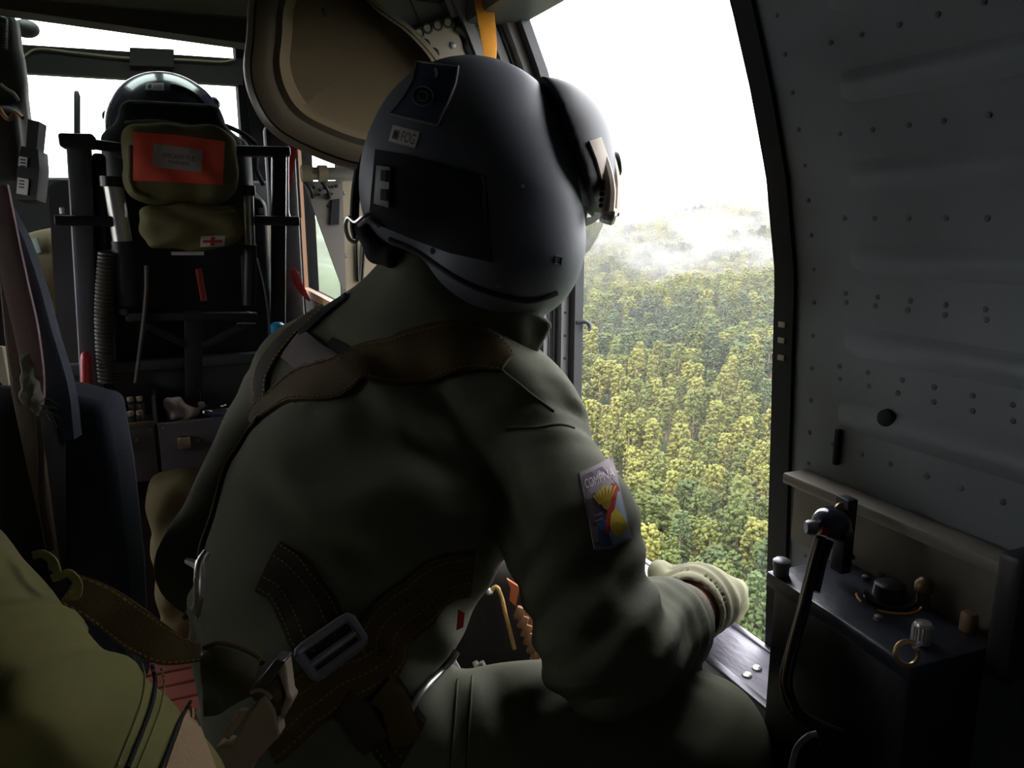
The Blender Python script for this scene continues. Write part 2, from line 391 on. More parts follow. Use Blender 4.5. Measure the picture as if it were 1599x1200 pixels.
# window sill ledge the hand rests on
MB().box((.705, -1.3, -.05), (.75, .62, .45)).build('lower_skin', M_greyd, wr, smooth=False)
yA, yB = .612, 1.33
sl_ = MB().box((.60, yA, .385), (.695, yB, .425), bev=.004)
sill = struct(sl_.build('trim_2', mat('worn_sill_paint', (158, 154, 170), .5, nscale=130, nstr=.9, rgb2=(196, 192, 206), vscale=60, stretch=(1, .35, 1)), None)); sill['label'] = 'worn grey sill ledge under the open doorway'
for y in (.69, 1.02): 
    for x in (.628, .650) : MB().lathe((x, y+(x-.62)*.3, .425), (0, 0, 1), [(.007, 0), (.006, .003), (.002, .0042)], 12).build('bolt', M_steel, sill)
MB().box((.60, yA, .424), (.612, yB, .43), bev=.002).build('edge_strip', M_gun, sill)
MB().box((.69, yA, .40), (.70, yB, .4285), bev=.002).build('outer_lip', M_gun, sill)
MB().box((.612, 1.16, .425), (.69, 1.33, .4285), bev=.001).build('wear_plate', mat('blue_grey_plate', (120, 132, 160), .4, .3), sill)
# forward door jamb: vertical channels facing aft at about y 1.33
jamb = struct(MB().prism([(.28, 1.40, 0), (.70, 1.40, 0)] + [(xw(z), 1.40, z) for z in np.linspace(.9, 1.45, 12)] + [(.28, 1.40, 1.48)], (0, .06, 0)).build('wall_front', mat('jamb_paint', (128, 126, 128), .5, nscale=60, nstr=.1, var=.06), None, smooth=False))
jm = [(.545, .600, 1.395, 'pale_panel', 1), (.600, .612, 1.375, 'channel', 1), (.612, .632, 1.36, 'channel', 1), (.634, .650, 1.39, 'dark_channel', 0), (.652, .668, 1.35, 'channel', 1), (.670, .676, 1.345, 'dark_channel', 0), (.678, .694, 1.325, 'channel', 1), (.694, .712, 1.30, 'dark_channel', 0)]
for x0, x1, y, nm, lt in jm:
    V = []; zs = np.linspace(.43, 1.37, 26)
    b = MB()
    for z0, z1 in zip(zs[:-1], zs[1:]):
        d0, d1 = xw(z0)-.70, xw(z1)-.70
        b.hexa([(x0+d0, y, z0), (x1+d0, y, z0), (x1+d0, 1.42, z0), (x0+d0, 1.42, z0), (x0+d1, y, z1), (x1+d1, y, z1), (x1+d1, 1.42, z1), (x0+d1, 1.42, z1)])
    b.build(nm, MATS['jamb_paint'] if lt else M_black, jamb, smooth=False)
MB().tube(smoothpath([(.700, 1.30, .803), (.712, 1.29, .805), (.719, 1.287, .800), (.719, 1.287, .792), (.716, 1.288, .790)]), .0042, 10).build('latch_hook', M_greyd, jamb)
MB().tube(smoothpath([(.655, 1.345, .95), (.654, 1.345, .86), (.664, 1.343, .80), (.664, 1.343, .55)]), .0022, 6).build('wire', M_rub, jamb)
b = MB()
for z in np.arange(.46, .98, .045): b.lathe((.686, 1.325, z), (0, -1, 0), [(.003, 0), (.0025, .0012), (.001, .0018)], 6)
for z in np.arange(.70, .95, .03): b.lathe((.585, 1.395, z), (0, -1, 0), [(.004, 0), (.003, .0015), (.001, .002)], 6)
b.build('rivets', M_black, jamb, kind='stuff')
# door header rail
b = MB()
p0, p1 = (.575, 1.75, 1.40), (.575, -.9, 1.40)
struct(MB().box((.50, -.9, 1.333), (.60, 1.42, 1.50), bev=.008).build('trim_3', mat('header_paint', (92, 94, 98), .5), None))
# cockpit side walls, windshield frame, glareshield
cr = MB(); cr.box((.52, 1.46, -.05), (.58, 3.6, .68)); cr.box((.52, 1.46, 1.36), (.58, 3.6, 1.84)); cr.box((.52, 3.52, .68), (.58, 3.6, 1.36)); cr.box((.52, 1.46, .68), (.58, 2.2, 1.36))
struct(cr.build('wall_right_cockpit', mat('cockpit_dark', (20, 19, 20), .95, spec=.1), None, smooth=False))
M_ck = MATS['cockpit_dark']
struct(MB().box((.505, 2.2, .67), (.53, 3.53, .70)).box((.505, 3.49, .68), (.53, 3.53, 1.37)).box((.505, 2.2, 1.34), (.53, 3.53, 1.37)).build('trim_4', mat('window_frame_brown', (128, 92, 66), .6), None, smooth=False))
fw_ = MB(); fw_.box((-1.4, 3.3, -.05), (.485, 3.36, 1.12)); fw_.box((.275, 3.28, 1.0), (.485, 3.4, 1.84)); fw_.box((-1.4, 3.28, 1.0), (-.60, 3.4, 1.84)); fw_.box((-1.4, 3.3, 1.72), (.52, 3.36, 1.84))
struct(fw_.build('wall_front_cockpit', M_ck, None, smooth=False))
a0, a1, a2, a3 = (onY(*q, 3.27) for q in ((14, 68), (380, 92), (380, 133), (14, 112)))
bar = struct(MB().prism([a3, a2, a1, a0], (0, .05, 0)).build('trim_5', mat('bar_dark', (46, 43, 41), .8), None, smooth=False))
q0, q1, q2, q3 = (onY(*q, 3.24) for q in ((203, 74), (272, 77), (272, 104), (203, 102))); MB().prism([q3, q2, q1, q0], (0, .05, 0)).build('junction_cover', MATS['bar_dark'], bar, smooth=False)
MB().tube(smoothpath([onY(x, y, 3.25) for x, y in ((20, 75), (35, 88), (60, 76), (120, 82), (200, 90), (290, 93), (345, 96), (368, 92))]), .0035, 6).build('wire', M_tan, bar)
struct(MB().prism([onY(375, 40, 3.26), onY(392, 40, 3.26), onY(424, 330, 3.26), onY(404, 330, 3.26)], (0, .05, 0)).build('trim_6', M_ck, None, smooth=False))
struct(MB().box((-1.3, 2.95, .78), (.43, 3.3, 1.13), bev=.03).build('trim_7', mat('glareshield_black', (14, 14, 15), .9), None)); bpy.data.objects['trim_7']['label'] = 'dark glareshield under the windshield'
# windshield and side window panes
struct(MB().box((-.62, 3.31, 1.12), (.275, 3.316, 1.74)).build('window_1', M_pane, None, smooth=False))
struct(MB().box((.545, 2.2, .69), (.551, 3.52, 1.36)).build('window_2', M_pane, None, smooth=False))
# ------------------------------------------------------------ outside: forested mountain side, cloud
def ter(x, y):
    r = np.hypot(x, y); az = np.arctan2(x, y)
    z = -72 + 61*(np.clip(r-105, 0, None)/520)**.92
    z = z + 5*np.sin(x*.021+1.0)*np.cos(y*.017) + 3.0*np.sin(x*.05+y*.043) + 10*np.sin(az*9+.9)*np.clip((r-160)/300, 0, 1)
    return np.where(r > 640, z-(r-640)*.25, z)
na, nr = 180, 60
A = np.linspace(-math.pi, math.pi, na, endpoint=False); Rr = np.concatenate([[0.5], np.linspace(20, 120, 10), np.linspace(132, 900, nr-11)])
AA, RR = np.meshgrid(A, Rr); X_ = RR*np.sin(AA); Y_ = RR*np.cos(AA); Z_ = ter(X_, Y_)+1.0
F = [(i*na+j, i*na+(j+1) % na, (i+1)*na+(j+1) % na, (i+1)*na+j) for i in range(nr-1) for j in range(na)]
F = [f[::-1] for f in F]
g = mk('mountainside', np.stack([X_.ravel(), Y_.ravel(), Z_.ravel()], 1), F, mat('forest_floor', (44, 54, 34), .95, var=.3, vscale=.05), None, True)
g['kind'] = 'structure'; g['label'] = 'steep forested mountainside below the doorway'
def treemesh(i, m, mt):
    r = random.Random(50+i); bm = bmesh.new(); hgt = r.uniform(12, 16); cr_ = r.uniform(2.0, 2.6)
    def tag_(n0, k):
        for f in bm.faces[n0:] if False else [f for f in bm.faces if f.index == -1]: f.material_index = k
    for k in range(190):
        t = r.random()**.8; z = hgt*(.38+.6*t); rad = cr_*math.sqrt(max(.05, 1-((t-.42)/.66)**2)); a = r.uniform(0, 6.283); q = rad*math.sqrt(r.uniform(.15, 1))
        s = r.uniform(.2, .46)
        M = Matrix.Translation((q*math.cos(a), q*math.sin(a), z)) @ Matrix.Rotation(r.uniform(0, 3), 4, (r.random(), r.random(), 1)) @ Matrix.Diagonal((s*r.uniform(.8, 1.4), s*r.uniform(.8, 1.4), s*r.uniform(.6, 1), 1))
        v = bmesh.ops.create_icosphere(bm, subdivisions=1, radius=1, matrix=M)['verts']
        for w in v: w.co += Vector((r.uniform(-1, 1), r.uniform(-1, 1), r.uniform(-1, 1)))*.22*s
    nf = len(bm.faces)
    bmesh.ops.create_cone(bm, segments=6, radius1=.32, radius2=.14, depth=hgt*.75, matrix=Matrix.Translation((0, 0, hgt*.36)))
    bm.faces.ensure_lookup_table()
    for f in bm.faces[nf:]: f.material_index = 1
    me = bpy.data.meshes.new('forest_tree'); bm.to_mesh(me); bm.free(); me.materials.append(m); me.materials.append(mt); return me
def leafmat(name, c1, c2):
    m = bpy.data.materials.new(name); m.use_nodes = True; nt = m.node_tree; b = nt.nodes['Principled BSDF']; L = nt.links.new
    b.inputs['Roughness'].default_value = .7; b.inputs['Specular IOR Level'].default_value = .2
    tc = nt.nodes.new('ShaderNodeTexCoord'); n = nt.nodes.new('ShaderNodeTexNoise'); n.inputs['Scale'].default_value = 1.1; n.inputs['Detail'].default_value = 5; L(tc.outputs['Object'], n.inputs['Vector'])
    oi = nt.nodes.new('ShaderNodeObjectInfo'); ad = nt.nodes.new('ShaderNodeMath'); ad.operation = 'MULTIPLY_ADD'; L(oi.outputs['Random'], ad.inputs[0]); ad.inputs[1].default_value = .5
    mu = nt.nodes.new('ShaderNodeMath'); mu.operation = 'MULTIPLY'; mu.inputs[1].default_value = .5; L(n.outputs[0], mu.inputs[0]); L(mu.outputs[0], ad.inputs[2])
    r = nt.nodes.new('ShaderNodeValToRGB'); L(ad.outputs[0], r.inputs[0]); r.color_ramp.elements[0].position = .25; r.color_ramp.elements[1].position = .75
    r.color_ramp.elements[0].color = lin(c1); r.color_ramp.elements[1].color = lin(c2); L(r.outputs[0], b.inputs['Base Color'])
    bp = nt.nodes.new('ShaderNodeBump'); bp.inputs['Strength'].default_value = .9; bp.inputs['Distance'].default_value = .4; L(n.outputs[0], bp.inputs['Height']); L(bp.outputs[0], b.inputs['Normal'])
    return m
M_bark = mat('tree_bark', (120, 108, 84), .9)
LM = [leafmat('leaf_green', (42, 55, 24), (75, 80, 34)), leafmat('leaf_yellow_green', (59, 66, 27), (91, 91, 40)), leafmat('leaf_deep_green', (33, 45, 27), (55, 67, 37))]
TM = [treemesh(i, LM[i % 3], M_bark) for i in range(6)]
spots = []
for r_ in np.arange(112, 660, 4.9):
    step = 4.9/r_
    for a_ in np.arange(math.radians(18), math.radians(62), step):
        rr = r_+random.uniform(-1.8, 1.8); aa = a_+random.uniform(-.4, .4)*step; spots.append((rr*math.sin(aa), rr*math.cos(aa), rr, aa))
vis = []; rest = []
for x, y, r_, a_ in spots:
    z = float(ter(np.array(x), np.array(y)))+1.0-.6
    v = np.array([x, y, z+9])-CAM; d = v @ FW; px = 800+FPX*(v @ RT)/d; py = 600-FPX*(v @ UP)/d
    (vis if (900 < px < 1236 and 320 < py < 1010 and len(vis) < 300) else rest).append((x, y, z))
def kindof(x, y): 
    s = math.sin(x*.06+2)+math.sin(y*.05)+random.uniform(-1.4, 1.4); return 1 if s > .35 else (2 if s < -.9 else 0)
tl = ['mid green forest tree on the slope seen through the open doorway', 'yellow green forest tree on the slope seen through the open doorway', 'deep green forest tree on the slope seen through the open doorway']
tg = ['mid green trees on the near slope', 'yellow green trees on the near slope', 'deep green trees on the near slope']
for x, y, z in vis:
    k = kindof(x, y); o = bpy.data.objects.new('forest_tree', TM[k+3*random.randint(0, 1)]); COL.objects.link(o)
    s = random.uniform(.8, 1.2); o.location = (x, y, z); o.scale = (s, s, s*random.uniform(.9, 1.15)); o.rotation_euler = (0, 0, random.uniform(0, 6.28)); tag(o, tl[k], 'tree', tg[k])
# the rest of the forest, beyond counting: one object, trees placed on a point cloud by geometry nodes
me = bpy.data.meshes.new('distant_forest'); me.from_pydata([p for p in rest], [], [])
fo = bpy.data.objects.new('distant_forest', me); COL.objects.link(fo); tag(fo, 'dense forest canopy covering the upper mountainside', 'forest', kind='stuff')
at = me.attributes.new('pick', 'INT', 'POINT'); at.data.foreach_set('value', [kindof(x, y)+3*random.randint(0, 1) for x, y, z in rest])
ng = bpy.data.node_groups.new('forest', 'GeometryNodeTree'); ng.interface.new_socket('Geometry', in_out='INPUT', socket_type='NodeSocketGeometry'); ng.interface.new_socket('Geometry', in_out='OUTPUT', socket_type='NodeSocketGeometry')
nd = ng.nodes.new; L = ng.links.new; gi = nd('NodeGroupInput'); go = nd('NodeGroupOutput')
jn = nd('GeometryNodeJoinGeometry'); src = []
protos = []
for k, m in enumerate(TM):
    o = next(q for q in bpy.data.objects if q.name.startswith('forest_tree') and q.data == m); protos.append(o)
g2i = nd('GeometryNodeGeometryToInstance')
for o in protos[::-1]:
    oi = nd('GeometryNodeObjectInfo'); oi.inputs['Object'].default_value = o; oi.transform_space = 'ORIGINAL'; oi.inputs['As Instance'].default_value = True; L(oi.outputs['Geometry'], jn.inputs[0])
ip = nd('GeometryNodeInstanceOnPoints'); L(gi.outputs[0], ip.inputs['Points']); L(jn.outputs[0], ip.inputs['Instance']); ip.inputs['Pick Instance'].default_value = True
na_ = nd('GeometryNodeInputNamedAttribute'); na_.data_type = 'INT'; na_.inputs[0].default_value = 'pick'; L(na_.outputs[0], ip.inputs['Instance Index'])
rx = nd('FunctionNodeRandomValue'); rx.data_type = 'FLOAT_VECTOR'; rx.inputs[0].default_value = (0, 0, 0); rx.inputs[1].default_value = (.06, .06, 6.28); L(rx.outputs[0], ip.inputs['Rotation'])
rs = nd('FunctionNodeRandomValue'); rs.data_type = 'FLOAT'; rs.inputs[2].default_value = .8; rs.inputs[3].default_value = 1.2; L(rs.outputs[1], ip.inputs['Scale']); L(ip.outputs[0], go.inputs[0])
fo.modifiers.new('forest', 'NODES').node_group = ng
# hill mist: a cloud bank near the ridge and thin air haze
def volmat(name, dens, scale=0, lo=.45, hi=.7, box=None):
    m = bpy.data.materials.new(name); m.use_nodes = True; nt = m.node_tree; nt.nodes.clear(); L = nt.links.new
    o = nt.nodes.new('ShaderNodeOutputMaterial'); v = nt.nodes.new('ShaderNodeVolumeScatter'); v.inputs['Color'].default_value = (.175, .172, .18, 1); v.inputs['Density'].default_value = dens; L(v.outputs[0], o.inputs['Volume'])
    if scale:
        tc = nt.nodes.new('ShaderNodeTexCoord'); mp = nt.nodes.new('ShaderNodeMapping'); mp.inputs['Scale'].default_value = (1, 1, 2.0); L(tc.outputs['Object'], mp.inputs[0])
        n = nt.nodes.new('ShaderNodeTexNoise'); n.inputs['Scale'].default_value = scale; n.inputs['Detail'].default_value = 5; n.inputs['Roughness'].default_value = .6; L(mp.outputs[0], n.inputs['Vector'])
        r = nt.nodes.new('ShaderNodeMapRange'); r.inputs[1].default_value = lo; r.inputs[2].default_value = hi; L(n.outputs[0], r.inputs[0])
        # fade to the bank's ellipsoidal edge
        ln = nt.nodes.new('ShaderNodeVectorMath'); ln.operation = 'DIVIDE'; ln.inputs[1].default_value = box; L(tc.outputs['Object'], ln.inputs[0])
        le = nt.nodes.new('ShaderNodeVectorMath'); le.operation = 'LENGTH'; L(ln.outputs[0], le.inputs[0])
        fr = nt.nodes.new('ShaderNodeMapRange'); fr.inputs[1].default_value = 1; fr.inputs[2].default_value = .2; L(le.outputs['Value'], fr.inputs[0])
        mu = nt.nodes.new('ShaderNodeMath'); mu.operation = 'MULTIPLY'; L(r.outputs[0], mu.inputs[0]); L(fr.outputs[0], mu.inputs[1])
        m2 = nt.nodes.new('ShaderNodeMath'); m2.operation = 'MULTIPLY'; m2.inputs[1].default_value = dens; L(mu.outputs[0], m2.inputs[0]); L(m2.outputs[0], v.inputs['Density'])
    return m
def bank(name, px, py, d, h, dens, scale, lo, hi, label):
    c = P(px, py, d); v = h[0]*1., h[1], h[2]
    o = MB().rbox((0, 0, 0), h).build(name, volmat(name, dens, scale, lo, hi, h), None, smooth=False); o.location = c; o.rotation_euler = (0, 0, -math.radians(38)); o['kind'] = 'stuff'; tag(o, label, 'cloud')
bank('mist_bank', 1190, 338, 430, (130, 80, 40), .045, .03, .47, .66, 'white mist bank drifting over the ridge at upper right')
bank('mist_wisp', 1085, 392, 330, (62, 36, 19), .065, .045, .46, .62, 'thin grey mist wisp hanging below the larger mist bank')
bank('mist_wisp', 985, 338, 400, (50, 40, 16), .008, .03, .45, .66, 'faint mist wisp on the ridge beside the helmet visor')
# thin air haze over the valley
hz = MB().box((60, -40, -90), (640, 760, 60)).build('air_haze', volmat('haze_air', .0014), None, smooth=False); hz['kind'] = 'stuff'; tag(hz, 'thin pale air haze over the far forest', 'haze')
# ------------------------------------------------------------ the crewman in the doorway
def E(x, y, d, rx, ry, rz=None, roll=0.0, yaw=0.0):
    """ellipsoid at a seen place: radii across, up and in depth (metres)"""
    rz = rx if rz is None else rz
    a, u, w = RT, UP, FW
    if roll: a, u = math.cos(roll)*RT+math.sin(roll)*UP, -math.sin(roll)*RT+math.cos(roll)*UP
    if yaw: a, w = math.cos(yaw)*a+math.sin(yaw)*w, -math.sin(yaw)*a+math.cos(yaw)*w
    return s_ell(P(x, y, d), (rx, ry, rz), (a, u, w))
pel = P(505, 1170, .88); crew = thing('person', 'helmeted crewman in olive flight suit leaning out of the open doorway', 'person', (pel[0], pel[1], 0))
RS = P(845, 655, .93); LS = P(455, 610, 1.10); EL = P(948, 1012, .80); WRI = P(1064, 962, 1.0)
SH = nrm(RS-LS); DEP = nrm(np.cross(SH, [0, 0, 1]))
HIPR = P(575, 1195, .88); KNER = P(1092, 1168, .90); HIPL = P(430, 1190, .95); KNEL = P(800, 1170, 1.18)
FTR = np.array([KNER[0]-.03, KNER[1]+.05, .09]); FTL = np.array([KNEL[0]-.02, KNEL[1]+.04, .09])
LEL = P(325, 880, 1.12); LHN = P(560, 1130, 1.26)
U = s_uni
torso = U([s_cap(P(515, 1150, .88), P(498, 960, .93), .118, .112, SH, 1.3), s_cap(P(498, 960, .93), P(572, 790, .97), .112, .134, SH, 1.33),
    s_cap(P(582, 790, .98), P(625, 670, 1.01), .136, .115, SH, 1.33), s_cap(P(500, 606, 1.10), P(790, 665, .965), .082, .085),
    s_cap(P(660, 560, 1.03), P(700, 440, 1.01), .095, .075), s_cap(P(690, 470, 1.02), P(492, 590, 1.10), .078, .073), s_cap(P(715, 530, 1.0), P(805, 650, .94), .066, .064)], .06)
armR = U([s_cap(P(816, 692, .94), P(888, 830, .86), .083, .074), s_cap(P(888, 830, .86), EL, .074, .062), s_cap(P(955, 1018, .80), P(1030, 982, .93), .060, .054), s_cap(P(1030, 982, .93), P(1068, 958, 1.01), .054, .045)], .03)
armL = U([s_cap(P(458, 632, 1.12), LEL, .078, .066), s_cap(LEL, LHN, .064, .042)], .03)
legR = U([s_cap(HIPR, P(860, 1172, .88), .105, .092), s_cap(P(860, 1172, .88), KNER, .092, .078), s_cap(KNER, FTR, .072, .056)], .03)
legL = U([s_cap(HIPL, KNEL, .10, .07), s_cap(KNEL, FTL, .068, .056)], .03)
pelv = s_cap(HIPR, HIPL, .115, .115)
A2 = nrm(EL-P(888, 830, .86)).astype(np.float32); EL32 = EL.astype(np.float32); RS32 = RS.astype(np.float32)
def wrk(p):
    d = np.zeros(len(p), np.float32)
    def bump(c, r): q = np.linalg.norm(p-np.array(c, np.float32), axis=1)/r; return np.exp(-q*q)
    def wave(dirv, fr, wob, ph=0): dirv = np.array(dirv, np.float32); return np.sin((p @ dirv)*fr + ph + wob*np.sin(p[:, 2]*23+p[:, 0]*31)+wob*.6*np.sin(p[:, 1]*41))
    d += bump(EL, .11)*.0055*wave(nrm(A2+np.array([.3, .3, .2])), 150, .9)
    d += bump(P(1045, 975, .96), .08)*.003*wave(nrm(WRI-EL), 210, .7)
    d += bump(P(800, 740, .92), .13)*.005*wave(nrm(np.array([.75, -.3, .5])), 120, 1.1)
    d += bump(P(865, 690, .90), .05)*.003*wave(nrm(np.array([.2, .6, .8])), 220, .8, 1)
    d += bump(P(620, 760, .85), .22)*.0045*wave(nrm(np.array([.45, .1, .9])), 62, 1.2)
    d += bump(P(540, 960, .80), .20)*.004*wave(nrm(np.array([.1, .1, 1.])), 75, 1.3, 1)
    d += bump(P(560, 480, .98), .12)*.004*wave(nrm(np.array([.8, .3, -.5])), 70, 1.0)
    d += bump(P(750, 1100, .78), .18)*.003*wave(nrm(np.array([.9, .1, .3])), 90, 1.2)
    d += .0012*wave((.3, .5, .8), 48, 1.4)
    return d
body0 = U([U([torso, U([legR, legL, pelv], .03)], .018), armR, armL], .007)
body = s_disp(body0, wrk)
lo, hi = bnd([LEL, RS, HIPR, KNER, KNEL, FTR, P(700, 430, 1.0), WRI, P(515, 1150, .88), FTL], .13); lo[2] = .10
cut = s_sub(body, s_uni([plane_sdf(P(1066, 962, .99), -(WRI-EL))], .001) if False else (lambda p: np.maximum(-plane_sdf(P(1060, 966, .985), WRI-EL)(p), np.linalg.norm(p-WRI.astype(np.float32), axis=1)-.12)), .004)
suit = sdfobj('flight_suit', cut, lo, hi, .0065, M_suit, crew)
for ft in (FTR, FTL):
    sdfobj('boot', U([s_cap(ft+np.array([0, 0, .06]), ft+np.array([0, 0, -.03]), .058, .055), s_cap(ft+np.array([0, 0, -.045]), ft+np.array([.10, .10, -.05]), .045, .040)], .02), ft+np.array([-.1, -.1, -.088]), ft+np.array([.22, .22, .13]), .008, mat('boot_leather', (30, 28, 26), .5), crew)
# collar, cuff, seams
def on(pts, off=0.0, n=8): return snap(body, np.array(smoothpath([P(*q) for q in pts], n)), off)
col = U([s_box(P(788, 512, .935), (.050, .036, .007), .005, (nrm(RT-.55*UP+.2*FW), nrm(UP*.9+.55*RT), nrm(FW-.1*RT))), s_cap(P(740, 490, .95), P(806, 520, .935), .016, .012, UP, 1.6), s_cap(P(640, 455, .975), P(745, 487, .965), .016, .015, UP, 1.8)], .02)
sdfobj('collar', col, *bnd([P(630, 440, .98), P(840, 560, .95)], .05), .004, M_suit, crew)
sdfobj('sleeve_cuff', s_sub(s_cap(P(1040, 980, .95), P(1072, 958, 1.0), .064, .061), s_cap(P(1000, 1010, .90), P(1095, 940, 1.05), .052, .052), .004), *bnd([P(1055, 968, .97)], .1), .004, M_suit, crew) if False else None
for pts in ([(790, 668, .86), (840, 660, .85), (898, 668, .87)], [(770, 575, .92), (820, 612, .88), (868, 640, .87)]):
    MB().tube(on(pts, .0005), .0016, 6).build('seam', M_suit, crew)
for pts in ([(715, 1062), (711, 1120), (704, 1198)], [(738, 1056), (734, 1120), (728, 1198)], [(1060, 1078), (1062, 1130)]):
    MB().tube(march(body, [tuple(v[:2]) for v in smoothpath([np.array((x, y, 0.)) for x, y in pts], 8)], .5, .0005), .0013, 6).build('seam', M_suit, crew)
# wrist and gloved hand gripping the sill
sdfobj('wrist', s_cap(P(1035, 985, .95), P(1092, 936, 1.06), .037, .035), *bnd([P(1035, 985, .96), P(1090, 938, 1.05)], .05), .004, M_skin, crew)
hy = nrm(np.array([.80, .55, 0])); hx = np.array([hy[1], -hy[0], 0])         # reach of the hand, across the knuckles (towards the camera side)
H0 = P(1086, 918, 1.065); H0[2] = .480
gl = [s_ell(H0+hy*.012, (.060, .058, .042), (hx, hy, (0, 0, 1))), s_cap(H0-hy*.055-np.array([0, 0, -.006]), H0-hy*.02, .042, .040)]
cuff = s_cap(P(1077, 950, 1.03), P(1092, 936, 1.06), .047, .049)
for k, (ln, w) in enumerate(((.80, -.040), (.9, -.014), (.86, .012), (.72, .037))):
    a = H0+hx*w+hy*.045+np.array([0, 0, .004]); b_ = a+hy*.030*ln+np.array([0, 0, -.010]); c_ = b_+hy*.016*ln+np.array([0, 0, -.030*ln]); d_ = c_-hy*.004+np.array([0, 0, -.026*ln])
    gl += [s_cap(a, b_, .0185, .0165), s_cap(b_, c_, .0165, .0148), s_cap(c_, d_, .0148, .012)]
ta = H0-hx*.044-hy*.012+np.array([0, 0, .012]); tb = ta-hx*.014+hy*.020+np.array([0, 0, .012]); tc_ = tb-hx*.006+hy*.030+np.array([0, 0, -.008])
gl += [s_cap(ta, tb, .0165, .0140), s_cap(tb, tc_, .0140, .0115)]
glove = U(gl+[cuff], .010)
gw = lambda p: .0014*np.sin((p @ hy.astype(np.float32))*210+2*np.sin(p[:, 0]*60))
sdfobj('glove', s_disp(s_sub(glove, s_cap(P(1035, 985, .955), P(1083, 945, 1.04), .043, .042), .003), gw), *bnd([H0, P(1064, 962, 1.0)], .13), .0032, M_glove, crew)
# --- flight helmet
hel0 = U([E(736, 256, 1.0, .133, .131, .128), E(812, 372, .965, .083, .098, .075), E(668, 318, 1.0, .078, .085, .095), E(770, 420, .96, .075, .055, .07)], .05)
neckcut = s_cap(P(660, 520, 1.0), P(700, 395, 1.03), .085, .070)
faceh = s_ell(P(905, 330, 1.09), (.075, .095, .07), (RT, UP, FW))
helm = s_sub(s_sub(hel0, neckcut, .012), faceh, .012)
hb = bnd([P(565, 90, 1.0), P(930, 500, 1.0)], .02); lo, hi = bnd([P(565, 90, .85), P(565, 500, .85), P(930, 90, .85), P(930, 500, .85), P(565, 90, 1.16), P(930, 90, 1.16), P(565, 500, 1.16), P(930, 500, 1.16)], .01)
shell = sdfobj('helmet', helm, lo, hi, .0045, M_helm, crew)
head = U([s_ell(P(770, 290, 1.03), (.082, .10, .075), (RT, UP, FW)), s_ell(P(800, 380, 1.05), (.06, .055, .055), (RT, UP, FW)), s_cap(P(850, 330, 1.075), P(868, 352, 1.08), .010, .013), s_cap(P(690, 460, 1.02), P(770, 370, 1.03), .062, .06)], .02)
sdfobj('head', head, *bnd([P(650, 180, 1.03), P(900, 480, 1.03)], .11), .006, M_skin, crew)
# edge roll along the lower rim
edge = smoothpath([P(*q) for q in ((592, 388, .93), (625, 400, .92), (680, 425, .90), (740, 462, .885), (790, 482, .885), (835, 486, .90), (875, 462, .92))], 8)
MB().tube(snap(helm, edge, .0005), .0035, 8).build('edge_roll', M_rub, shell)
# visor cover, arms, knob, lens
vis0 = s_uni([E(838, 232, 1.03, .100, .083, .125), E(862, 290, 1.03, .082, .075, .12)], .03)
vis1 = s_sub(vis0, lambda p: np.minimum(hel0(p)-.0015, 1), .003)
vis2 = s_sub(vis1, plane_sdf(P(868, 225, 1.0), nrm(-1.0*RT-.28*UP)) if False else (lambda p: (p-P(852, 160, 1.0).astype(np.float32)) @ nrm(RT*.93+UP*.36).astype(np.float32)), .004)
vis3 = s_sub(vis2, lambda p: (p-P(900, 335, 1.0).astype(np.float32)) @ nrm(UP-.1*RT).astype(np.float32), .004)
lo2, hi2 = bnd([P(820, 110, .88), P(985, 110, 1.18), P(985, 360, .88), P(820, 360, 1.18)], .02)
sdfobj('visor_cover', vis3, lo2, hi2, .0035, mat('visor_cover_black', (36, 39, 46), .5, nscale=200, nstr=.05), shell)
rail = smoothpath([P(*q) for q in ((922, 212, .955), (935, 232, .95), (946, 262, .95), (952, 295, .95), (950, 330, .955))], 6)
MB().tube(rail, np.linspace(.006, .0085, len(rail)), 8).build('visor_track', mat('visor_rail', (196, 178, 158), .45), shell)
trk = smoothpath([P(*q) for q in ((936, 200, 1.0), (952, 240, 1.0), (960, 285, 1.0), (957, 335, .99))], 6)
MB().tube(trk, np.linspace(.004, .010, len(trk)), 8).build('visor_track', MATS['visor_rail'], shell)
patch('visor_guard', vis3, [(921, 220), (933, 250), (942, 285), (944, 332)], [(940, 214), (952, 250), (959, 290), (957, 332)], .75, .003, MATS['visor_rail'], shell, 14, 6)
MB().lathe(P(952, 258, 1.02), RT+.2*UP, [(.017, 0), (.018, .006), (.016, .013), (.008, .017)], 16).build('visor_knob', M_blackp, shell)
MB().lathe(P(944, 335, .965), RT-.3*UP, [(.009, -.004), (.011, 0), (.011, .012), (.008, .015)], 14).build('visor_pivot', M_steel, shell)
MB().rbox(P(916, 205, .94), (.0018, .014, .003), (nrm(RT+.5*UP), nrm(UP-.52*RT), FW), bev=.001).build('visor_slot', M_white, shell)
b = MB()
for k in range(5): b.lathe(P(941-k*.6, 286+k*9, .947), -FW, [(.0032, 0), (.003, .004), (.001, .005)], 8)
b.build('detent_teeth', M_blackp, shell)
